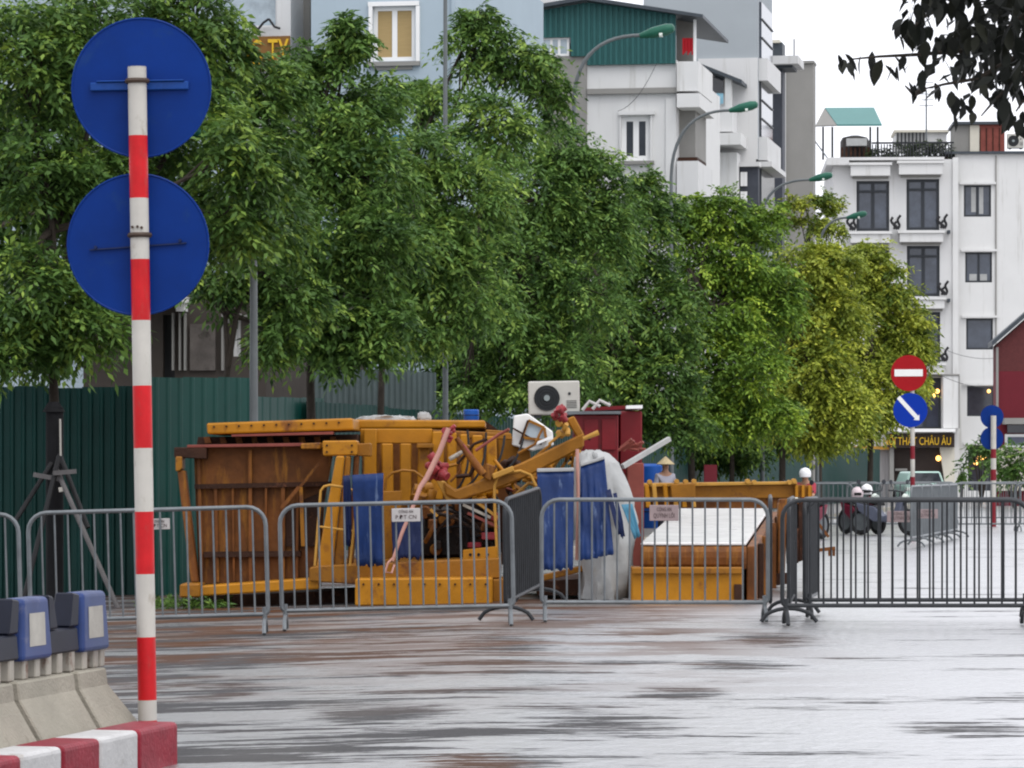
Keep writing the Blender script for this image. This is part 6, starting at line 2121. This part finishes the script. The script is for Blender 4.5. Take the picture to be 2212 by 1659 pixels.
# red gabled building at the right edge
F = Face('red_gable_house', 2152, 150, -3, 'dark red gabled building cut by the right edge', 'house')
xl, zb_ = F.at(2152, 902); xr_, zt_ = F.at(2330, 600); _, ze_ = F.at(2152, 746); xm_, zm_ = F.at(2250, 660)
_, zmid = F.at(2152, 802)
MB().prism([(xl, 0, -.3), (xr_, 0, -.3), (xr_, 0, zmid), (xl, 0, zmid)], (0, 1.6, 0)).build('wall', M['wall_red'], F.root)
MB().prism([(xl, 0, zmid + .004), (xr_, 0, zmid + .004), (xr_, 0, ze_), (xm_, 0, zm_), (xl, 0, ze_)], (0, 1.6, 0)).build('gable', M['wall_brick'], F.root)
k = MB()
k.prism([(xl - .2, -.3, ze_ - .05), (xm_, -.3, zm_ + .1), (xm_, -.3, zm_ + .3), (xl - .2, -.3, ze_ + .15)], (0, 2.1, 0))
k.build('roof', M['roof_dark'], F.root)
F.box('corner_trim', (2152, 750, 2157, 905), -.1, -.003, M['wall_grey'])
F.box('awning', (2170, 903, 2260, 916), -1.2, -.003, M['wall_grey'])
F.box('shop_window', (2176, 918, 2260, 935), -.1, -.003, M['glass_dark'])
F.box('shop_sign', (2172, 938, 2260, 966), -.4, -.003, M['white_frame'])
F.box('sign_panel', (2177, 944, 2255, 961), -.43, -.404, M['bike_blue'])
F.box('sign_patch', (2177, 944, 2184, 961), -.45, -.433, M['lamp_green'])
F.box('wall_base', (2152, 968, 2260, 1060), -.3, -.003, M['wall_cream'])


def shrub(label, c, r3, m, seed, n, group, leaf=(.22, .06)):
    rng = np.random.default_rng(seed)
    g_ = root('shrub', (c[0], c[1], 0), label, 'shrub', group)
    dirn = rng.normal(0, 1, (n, 3)); dirn /= np.linalg.norm(dirn, axis=1, keepdims=True)
    cl = np.array(c) + dirn * (rng.uniform(.1, 1, (n, 1)) ** .5) * np.array(r3)
    o_ = leaf_cloud('foliage', cl, dirn + rng.normal(0, .5, (n, 3)), .4, leaf, m, g_, seed, org=(c[0], c[1], 0))
    o_['kind'] = 'stuff'
    k_ = MB()
    for i in range(0, n, max(1, n // 14)):
        k_.tube([(0, 0, 0), tuple(Vector(cl[i]) - Vector((c[0], c[1], 0)))], [.03, .008], 5)
    k_.build('stem', M['bark'], g_)
    return g_


PG = 'shrubs before the shops at right'
shrub('green shrub in front of the red gabled building', tuple(P(2190, 1000, 140)), (.9, .6, .6), M['leaf_b'], 201, 160, PG)
shrub('climbing greenery over the glowing doorway', tuple(P(2120, 968, 146)), (.5, .4, .22), M['leaf_a'], 202, 60, PG)
shrub('small plant beside the cream shop pier', tuple(P(2078, 1020, 146)), (.15, .15, .4), M['leaf_b'], 203, 20, PG)
# roof garden plants
for i, (u, v, ru, rv, lb) in enumerate(((1945, 330, 30, 14, 'left low plants on the roof garden'), (1990, 328, 26, 18, 'middle plants beside the aerial mast on the roof'), (2030, 326, 22, 16, 'right plants on the roof next to the hut'),
                                       (1900, 336, 20, 9, 'small plants beside the water tank on the roof'))):
    x, z = BZ.at(u, v, .6)
    w = BZ.O + BZ.ex * x + BZ.ey * .6
    rr = 176 / FPX
    rng = np.random.default_rng(300 + i)
    n = 70
    dirn = rng.normal(0, 1, (n, 3)); dirn /= np.linalg.norm(dirn, axis=1, keepdims=True)
    cc_ = np.array((w.x, w.y, z)) + dirn * (rng.uniform(.1, 1, (n, 1)) ** .5) * np.array((ru * rr, .4, rv * rr))
    g_ = root('roof_plant', (w.x, w.y, z - rv * rr), lb, 'plant', 'plants on the roof garden')
    o_ = leaf_cloud('foliage', cc_, dirn, .4, (.22, .05), M['plant'], g_, 310 + i, org=(w.x, w.y, z - rv * rr))
    o_['kind'] = 'stuff'
    MB().box((-ru * rr * .7, -.3, -.15), (ru * rr * .7, .3, .12)).build('planter', M['rust_dark'], g_)

# tufts of grass at the foot of the rusty machine
rng = np.random.default_rng(400)
gx = rng.uniform(-3.9, -3.0, 90); gy = rng.uniform(38.3, 39.4, 90)
bp_ = np.stack([gx, gy, np.array([gz(x) for x in gx])], 1)
dr_ = np.stack([rng.normal(0, .4, 90), rng.normal(0, .4, 90), np.full(90, 1.0)], 1)
o = leaf_cloud('grass', bp_, dr_, .12, (.10, .012), M['leaf_b'], None, 401, droop=.2)
tag(o, kind='stuff')

# ------------------------------------------------------------------ tree coloured as a backlit silhouette, hanging in from the top right
to = Vector((5.2, 15.2, 0))
g = root('overhanging_tree', to, 'tree with leaves coloured as a backlit silhouette reaching into the top right corner', 'tree')
k = MB()
k.tube([(0, 0, -.05), (0, 0, .4), (.04, .02, 1.8), (-.03, .0, 3.2), (.02, 0, 4.6)], [.14, .11, .09, .075, .05], 12)
k.build('trunk', M['bark'], g, smooth=True)
Yl = 15.0
tw = MB()
paths = [[(2330, -60), (2180, 60), (2080, 110), (1980, 118), (1900, 122), (1838, 128)],
         [(2330, -20), (2200, 120), (2110, 170), (2040, 182), (1995, 192)],
         [(2340, 40), (2210, 160), (2150, 215), (2120, 250)],
         [(2330, -120), (2150, -40), (2050, 10), (1990, 40), (1965, 70)],
         [(2320, 60), (2230, 190), (2195, 240)],
         [(2340, -150), (2120, -90), (2000, -50), (1960, -20)],
         [(1995, 192), (1975, 205), (1955, 185)]]
for i, pth in enumerate(paths):
    q = [P(u, v, Yl + .25 * math.sin(i * 2.1 + j)) for j, (u, v) in enumerate(pth)]
    tw.tube([p - to for p in q], [.013 * (1 - .85 * j / (len(q) - 1)) + .0012 for j in range(len(q))], 6)
tw.tube([Vector((.02, 0, 4.5)), P(2340, -150, Yl) - to], [.05, .03], 8)
tw.tube([Vector((0, 0, 3.4)), P(2335, 0, Yl) - to], [.05, .03], 8)
tw.build('branch', M['bark'], g, smooth=True)
# leaf prototypes: bent, pointed ovals with a midrib fold
lm = []
for q in range(3):
    k = MB()
    prof = [(0, 0), (.18, .30), (.42, .42), (.68, .34), (.88, .14), (1.0, 0)]
    vs_, fs_ = [], []
    for (t, w_) in prof:
        w_ = max(w_, .01) * (.55 + .06 * q)
        sag = -.25 * t * t - .05 * q * t
        vs_ += [(t, -w_, sag + .10 * w_), (t, 0, sag), (t, w_, sag + .10 * w_)]
    for i in range(len(prof) - 1):
        a = i * 3
        fs_ += [(a, a + 1, a + 4, a + 3), (a + 1, a + 2, a + 5, a + 4)]
    k.add(vs_, fs_)
    o = k.build('leaf', M['leaf_backlit'], smooth=True)
    at = o.data.attributes.new('tint', 'FLOAT', 'FACE')
    at.data.foreach_set('value', [.2 + .3 * q] * len(o.data.polygons))
    COL.objects.unlink(o)
    lm.append(o.data)
rl = random.Random(77)
spots = []
named = [(1812, 118), (1825, 116), (1822, 128), (1832, 138), (1836, 132), (1860, 118), (1884, 110), (1880, 130), (1905, 128), (1912, 140), (1925, 138), (1938, 142), (1932, 122), (1955, 120), (1962, 142), (1880, 146),
         (1993, 150), (2012, 148), (1963, 176), (1975, 182), (1977, 192), (2020, 178), (2030, 188), (2055, 196), (2064, 206), (2075, 210), (2100, 205), (2060, 245), (2075, 250), (2103, 242), (2080, 225), (2150, 195), (2165, 192),
         (2165, 225), (2175, 232), (2180, 242), (2190, 262), (2205, 255), (2195, 250), (2210, 240), (1950, 40), (1960, 30), (1945, 50), (1953, 62), (1942, 76), (1985, 12), (1998, 90), (1990, 100), (2030, 118)]
for u, v in named:
    spots.append((u, v, 1.0))
while len(spots) < 300:
    u, v = rl.uniform(1950, 2225), rl.uniform(-30, 215)
    lim = 1962 + max(0, v - 50) * 1.15 + rl.uniform(-18, 18)
    if u < lim: continue
    spots.append((u, v, 1.0))
for i, (u, v, s) in enumerate(spots):
    p = P(u, v, Yl + rl.uniform(-.45, .45))
    o = bpy.data.objects.new('leaf', lm[i % 3])
    COL.objects.link(o)
    o.parent = g
    o.location = p - to
    L_ = rl.uniform(.058, .105)
    o.scale = (L_, L_, L_)
    o.rotation_euler = (rl.uniform(-.7, .7), rl.uniform(.5, 1.6), rl.uniform(0, 6.28))
rng = np.random.default_rng(500)
n = 420
uu = rng.uniform(1990, 2700, n); vv = rng.uniform(-700, 160, n); yy = rng.uniform(14.2, 16.4, n)
keep = (vv < -20) | (uu > 2215) | ((uu > 2050) & (vv < 150 - .2 * np.abs(uu - 2180)))
bb = np.stack([(uu - U0) * yy / FPX, yy, CAM_H - (vv - V0) * yy / FPX], 1)[keep]
dd_ = rng.normal(0, 1, bb.shape)
o = leaf_cloud('crown', bb, dd_, .22, (.075, .025), M['leaf_backlit'], g, 501, org=to)  # leaves above the frame are added to shade; others fill the corner
o['kind'] = 'stuff'

# wires across the houses
def wire(label, u0, v0, Y0, u1, v1, Y1, r=.012):
    a, b_ = P(u0, v0, Y0), P(u1, v1, Y1)
    pts = []
    for i in range(13):
        t = i / 12
        q = a.lerp(b_, t); q.z -= .25 * 4 * t * (1 - t)
        pts.append(q - a)
    o_ = MB().tube(pts, r, 5, caps=False).build('overhead_wire', M['black_iron'])
    o_.location = a
    return tag(o_, label, 'wire', 'overhead wires')


wire('thin wire from the roof hut of the white corner building', 2020, 745, 150, 2160, 772, 170)
wire('thin wire sloping across the white house wall', 1418, 137, 99, 1335, 240, 97, .008)
wire('thin wire above the lower window of the corner building', 2010, 798, 150, 2150, 835, 160)
